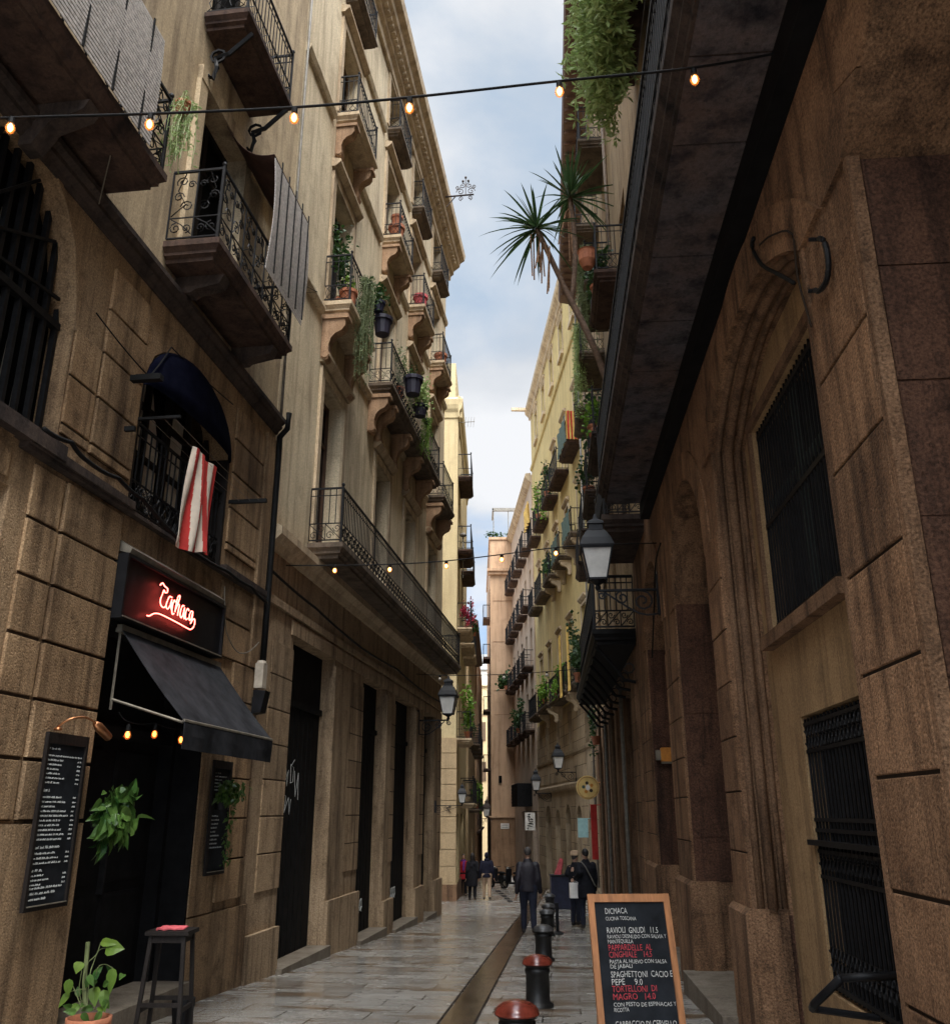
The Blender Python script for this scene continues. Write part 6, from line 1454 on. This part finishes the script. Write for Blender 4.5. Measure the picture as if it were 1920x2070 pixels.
# ---------------------------------------------------------------- people
M['skin'] = plain('skin', (.42,.24,.16), .55, 0, .12, 10, .03)
M['navy'] = plain('navy', (.006,.0065,.017), .85, 0, .35, 14, .1, spec=.2)
M['black_coat'] = plain('black_coat', (.007,.007,.010), .9, 0, .35, 14, .1, spec=.2)
M['leather'] = plain('leather', (.009,.0065,.011), .6, 0, .4, 18, .1)
M['denim'] = plain('denim', (.008,.010,.022), .9, 0, .3, 25, .1)
M['beige'] = plain('beige', (.36,.25,.165), .9, 0, .2, 20, .1)
M['shoe'] = plain('shoe', (.016,.011,.009), .5, 0, .3, 9, .05)
M['pale_shoe'] = plain('pale_shoe', (.34,.30,.25), .6, 0, .2, 9, .05)
M['hair_dark'] = plain('hair_dark', (.012,.009,.008), .6, 0, .4, 30, .3)
M['hair_grey'] = plain('hair_grey', (.05,.042,.037), .7, 0, .35, 30, .3)
M['red_coat'] = plain('red_coat', (.34,.012,.020), .85, 0, .25, 14, .1)
M['purple_scarf'] = plain('purple_scarf', (.16,.03,.22), .9, 0, .3, 20, .1)
M['tan_hat'] = plain('tan_hat', (.38,.26,.16), .9, 0, .15, 14, .05)
M['white_sleeve'] = plain('white_sleeve', (.55,.50,.46), .9, 0, .12, 14, .05)
def capsule(mb, p, r0, q, r1, n=12):
    p, q = Vector(p), Vector(q); d = (q-p); L_ = d.length; d.normalize(); pts, rs = [], []
    for k in range(4): a = PI/2*(1-k/3.); pts.append(p-d*(r0*math.sin(a))); rs.append(max(r0*math.cos(a), .0015))
    for k in range(1, 4): a = PI/2*k/3.; 
    pts2, rs2 = [], []
    for k in range(4): a = PI/2*k/3.; pts2.append(q+d*(r1*math.sin(a))); rs2.append(max(r1*math.cos(a), .0015))
    mb.tube(pts+pts2, rs+rs2, n)
def loft(mb, rows, n=20):
    """rows of (centre point, half depth, half width) from hem to shoulder"""
    R_ = [[mb.v(c[0]+d*math.cos(2*PI*k/n), c[1]+w*math.copysign(abs(math.sin(2*PI*k/n))**.85, math.sin(2*PI*k/n)), c[2]) for k in range(n)] for c, d, w in rows]
    for A_, B_ in zip(R_, R_[1:]):
        for k in range(n): mb.f(A_[k], A_[(k+1)%n], B_[(k+1)%n], B_[k])
    mb.f(*R_[0][::-1]); mb.f(*R_[-1])
def fuse(T, name, mb, m, voxel, parent=None, smooth_it=3):
    o = T.part(name, mb, m, parent)
    md = o.modifiers.new('fuse', 'REMESH'); md.mode = 'VOXEL'; md.voxel_size = voxel; md.use_smooth_shade = True
    if smooth_it: s_ = o.modifiers.new('soften', 'SMOOTH'); s_.iterations = smooth_it; s_.factor = .5
    bpy.context.view_layer.update()
    me = bpy.data.meshes.new_from_object(o.evaluated_get(bpy.context.evaluated_depsgraph_get())); old = o.data; o.modifiers.clear(); o.data = me; bpy.data.meshes.remove(old)
    return o
def person(label, X, Yp, heading, H=1.74, stride=.16, coat='navy', legs='denim', shoes='shoe', hair='hair_dark', hair_style='short', coat_z=.84, arms=((0,0),(0,0)), bulk=1., lean=.02, head_turn=0., collar=True):
    """s is forward, o is to the right; arms = (forward swing, outward) of left and right hand in metres"""
    z = gz(Yp); T = Thing('person', label, 'person', FW, Yp, X, z); T.root.rotation_euler = (0, 0, -math.radians(heading))
    k = H/1.75; S = lambda s, o, h: (Yp+s*k, X+o*k, z+h*k)
    hip = {q: S(.0, .095*q, .93) for q in (-1, 1)}
    foot = {-1: stride/2, 1: -stride/2}
    knee = {q: S(foot[q]*.62+.035, .10*q, .50) for q in (-1, 1)}; ank = {q: S(foot[q]-.02, .105*q, .085+(.035 if foot[q] < 0 else 0)) for q in (-1, 1)}
    toe = {q: S(foot[q]+.14, .115*q, .035) for q in (-1, 1)}
    sh = {q: S(lean, .150*q, 1.375) for q in (-1, 1)}
    hand = {q: S(lean+arms[(q+1)//2][0], (.235+arms[(q+1)//2][1])*q, .82 if arms[(q+1)//2][0] < .2 else 1.08) for q in (-1, 1)}
    elb = {}
    for q in (-1, 1):
        a, b = Vector(sh[q]), Vector(hand[q]); m_ = a.lerp(b, .52); L_ = (b-a).length; bend = math.sqrt(max(0., (.58*k)**2-L_**2))*.5
        elb[q] = tuple(m_+Vector((-bend-.02, .02*q, -.0)))
    # one continuous body
    mb = T.mb()
    capsule(mb, S(0,0,.93), .115*k, S(.0,0,1.08), .115*k); capsule(mb, S(0,-.05,.92), .10*k, S(0,.05,.92), .10*k)
    capsule(mb, S(0,0,1.08), .115*k, S(lean,0,1.32), .13*k); capsule(mb, S(lean,-.11,1.36), .085*k, S(lean,.11,1.36), .085*k)
    capsule(mb, S(lean,0,1.42), .062*k, S(lean+.015,0,1.53), .054*k)
    hc = S(lean+.02, 0, 1.63); mb.ball(*hc, .098*k, .076*k, .118*k, 16, 10)
    mb.ball(*S(lean+.055,0,1.56), .05*k, .05*k, .05*k, 10, 7)
    ct, st_ = math.cos(head_turn), math.sin(head_turn)
    HP = lambda f, r, u: (hc[0]+(f*ct-r*st_)*k, hc[1]+(f*st_+r*ct)*k, hc[2]+u*k)
    capsule(mb, HP(.09,0,.0), .010*k, HP(.112,0,-.032), .015*k, 8)
    capsule(mb, HP(.085,-.018,-.065), .009*k, HP(.085,.018,-.065), .009*k, 8)
    for q in (-1, 1):
        mb.ball(*HP(.0,.078*q,-.01), .018*k, .010*k, .030*k, 8, 6)
        capsule(mb, hip[q], .088*k, knee[q], .056*k); capsule(mb, knee[q], .056*k, ank[q], .038*k); capsule(mb, ank[q], .036*k, toe[q], .028*k)
        capsule(mb, sh[q], .052*k, elb[q], .040*k); capsule(mb, elb[q], .040*k, hand[q], .026*k)
        d = (Vector(hand[q])-Vector(elb[q])).normalized(); side = Vector((1., 0, 0)); side = (side-d*side.dot(d)).normalized(); nrm = d.cross(side); h = Vector(hand[q])
        for f in (-.02, .02): capsule(mb, h+d*.012*k+side*f*k, .019*k, h+d*.075*k+side*f*1.3*k, .017*k, 8)
        for i, (f, ln) in enumerate(((-.034,.062),(-.012,.076),(.011,.080),(.033,.070))):
            b0 = h+d*.082*k+side*f*k; b1 = b0+d*ln*.55*k+nrm*(-.012*q)*k; b2 = b1+d*ln*.4*k+nrm*(-.026*q)*k
            capsule(mb, b0, .0095*k, b1, .009*k, 7); capsule(mb, b1, .009*k, b2, .0078*k, 7)
        t0 = h+d*.02*k+side*.03*k; t1 = t0+(side*.8+d*.7).normalized()*.042*k; capsule(mb, t0, .013*k, t1, .011*k, 7); capsule(mb, t1, .011*k, t1+(d*.9+side*.25).normalized()*.03*k, .009*k, 7)
    body = fuse(T, 'body', mb, M['skin'], .0085, None, 2)
    for q in (-1, 1):
        mb = T.mb(); mb.ball(*HP(.083,.030*q,.012), .009*k, .012*k, .008*k, 8, 6); T.part('eye', mb, M['rubber'], smooth=True)
    # trousers, shoes
    mb = T.mb(); capsule(mb, S(0,-.055,.95), .125*k*bulk, S(0,.055,.95), .125*k*bulk)
    for q in (-1, 1):
        capsule(mb, hip[q], .108*k*bulk, knee[q], .076*k); capsule(mb, knee[q], .076*k, S((ank[q][0]-Yp)/k, .105*q, .12+(.03 if foot[q] < 0 else 0)), .062*k)
    fuse(T, 'trousers', mb, M[legs], .017)
    for q in (-1, 1):
        mb = T.mb(); lift = .03 if foot[q] < 0 else 0
        capsule(mb, S(foot[q]-.035,.108*q,.052+lift), .048*k, S(foot[q]+.15,.118*q,.042), .040*k); capsule(mb, S(foot[q]-.03,.107*q,.06+lift), .046*k, S(foot[q]-.02,.106*q,.12+lift), .050*k)
        fuse(T, 'shoe', mb, M[shoes], .014)
    # coat or jacket with sleeves
    mb = T.mb(); b = bulk
    hem = coat_z; fl = (.17 if hem < .75 else .148)
    rows = [(S(-.01,0,hem), fl*.80*k*b, fl*1.12*k*b), (S(-.01,0,hem+.05), fl*.82*k*b, fl*1.15*k*b)]
    if hem < .75: rows.append((S(-.005,0,.90), .125*k*b, .19*k*b))
    rows += [(S(0,0,1.0), .122*k*b, .178*k*b), (S(0,0,1.10), .118*k*b, .172*k*b), (S(lean*.6,0,1.22), .126*k*b, .188*k*b), (S(lean,0,1.31), .126*k*b, .192*k*b),
             (S(lean,0,1.37), .112*k*b, .178*k*b), (S(lean,0,1.42), .090*k*b, .135*k*b), (S(lean,0,1.455), .072*k, .092*k), (S(lean,0,1.49), .064*k, .068*k)]
    loft(mb, rows)
    for q in (-1, 1):                                          # folds of the cloth on back and sleeves
        for i in range(3):
            h0 = 1.02+.09*i; capsule(mb, S(-.115*b,.03*q,h0), .010*k, S(-.06*b,.15*q*b,h0+.10), .016*k, 6)
    if collar: capsule(mb, S(lean-.005,-.03,1.46), .070*k, S(lean-.005,.03,1.46), .070*k)
    for q in (-1, 1):
        capsule(mb, S(lean,.158*q*b,1.375), .076*k*b, elb[q], .060*k*b); e, h = Vector(elb[q]), Vector(hand[q]); capsule(mb, e, .060*k*b, e.lerp(h, .97), .048*k)
        for i in range(3): m2 = Vector(S(lean,.158*q*b,1.375)).lerp(e, .55+.2*i); capsule(mb, m2+Vector((-.05,0,.01))*k, .016*k, m2+Vector((.05,0,-.01))*k, .016*k, 6)
    fuse(T, 'coat' if coat_z < .75 else 'jacket', mb, M[coat], .017, None, 4)
    mb = T.mb()
    if hair_style == 'short':
        mb.ball(*HP(-.016,0,.030), .098*k, .082*k, .100*k, 16, 10); mb.ball(*HP(-.052,0,-.005), .055*k, .064*k, .062*k, 12, 8)
    elif hair_style == 'thin':
        mb.ball(*HP(-.028,0,-.012), .085*k, .084*k, .075*k, 16, 10)
    elif hair_style == 'bob':
        mb.ball(*HP(-.018,0,.018), .110*k, .094*k, .118*k, 16, 10); capsule(mb, HP(-.04,-.04,-.04), .062*k, HP(-.045,-.045,-.15), .05*k); capsule(mb, HP(-.04,.04,-.04), .062*k, HP(-.045,.045,-.15), .05*k)
    if hair_style == 'hood':
        mb.ball(*HP(-.022,0,.01), .112*k, .097*k, .125*k, 16, 10); capsule(mb, HP(-.06,-.05,-.15), .06*k, HP(-.06,.05,-.15), .06*k); fuse(T, 'hood', mb, M[coat], .014)
    else: fuse(T, 'hair', mb, M[hair], .012)
    T.k, T.S, T.HP, T.hand, T.sh, T.elb = k, S, HP, hand, sh, elb
    return T
man = person('man in a dark leather jacket and dark jeans walking away beside the bollards', 1.17, 21.2, 2, 1.76, .22, 'leather', 'denim', 'shoe', 'hair_grey', 'short', .84, ((-.04,.02),(.05,.03)), 1.10)
person('woman in a long black coat walking away on the left by the corner building', -.10, 37.5, 1, 1.70, .10, 'black_coat', 'black_coat', 'shoe', 'hair_dark', 'bob', .50, ((-.02,.02),(.02,.0)), 1.08)
person('man in a navy hooded jacket and beige trousers walking away in the middle', .46, 37.5, -2, 1.73, .18, 'navy', 'beige', 'shoe', 'hair_dark', 'hood', .82, ((.02,.04),(-.02,.05)), 1.14)
rd = person('person in a red coat and purple scarf half hidden at the corner building', -.50, 41.3, 178, 1.68, .14, 'red_coat', 'black_coat', 'shoe', 'hair_grey', 'short', .70, ((.0,.02),(.02,.02)), 1.12)
mb = rd.mb(); S_ = rd.S; capsule(mb, S_(.03,-.05,1.47), .07, S_(.03,.05,1.47), .07); capsule(mb, S_(.14,-.02,1.42), .05, S_(.17,.0,1.08), .045); fuse(rd, 'scarf', mb, M['purple_scarf'], .016)
rm = person('person in a black coat with a grey bag strap standing on the right', 2.62, 22.6, -14, 1.74, .10, 'black_coat', 'denim', 'shoe', 'hair_dark', 'short', .66, ((.20,-.02),(.10,.02)), 1.14)
S_ = rm.S; mb = rm.mb(); mb.tube(smooth_pts([S_(.0,-.13,1.475), S_(-.14,-.07,1.36), S_(-.185,.03,1.16), S_(-.165,.13,.98), S_(-.12,.19,.92)]), .014, 5); rm.part('strap', mb, M['shutter_grey'], smooth=True)
fr_ = person('companion in a tan hat and pale sleeves seen behind the black coat', 2.44, 23.5, 40, 1.66, .08, 'black_coat', 'denim', 'shoe', 'hair_grey', 'short', .84, ((.26,-.04),(.22,-.02)), 1.0)
mb = fr_.mb(); c = fr_.HP(-.005,0,.06); mb.lathe(c[0], c[1], [(.125,c[2]-.012),(.13,c[2]),(.11,c[2]+.02),(.105,c[2]+.085),(.07,c[2]+.105),(.005,c[2]+.11)], 18); fr_.part('hat', mb, M['tan_hat'], smooth=True)
h = rm.hand[-1]; t = Thing('carrier_bag', 'white paper carrier bag held by the person in the black coat', 'bag', FW, h[0], h[1], h[2]-.45)
mb = t.mb(); zt = h[2]-.10; mb.prism_o([(h[0]-.08,zt-.33),(h[0]+.08,zt-.33),(h[0]+.06,zt),(h[0]-.06,zt)], h[1]-.17, h[1]+.10); t.part('body', mb, M['sign_white'])
mb = t.mb(); mb.tube(smooth_pts([(h[0],h[1]-.1,zt),(h[0],h[1]-.03,h[2]-.06),(h[0],h[1]+.05,zt)]), .006, 4); t.part('handle', mb, M['sign_white'])
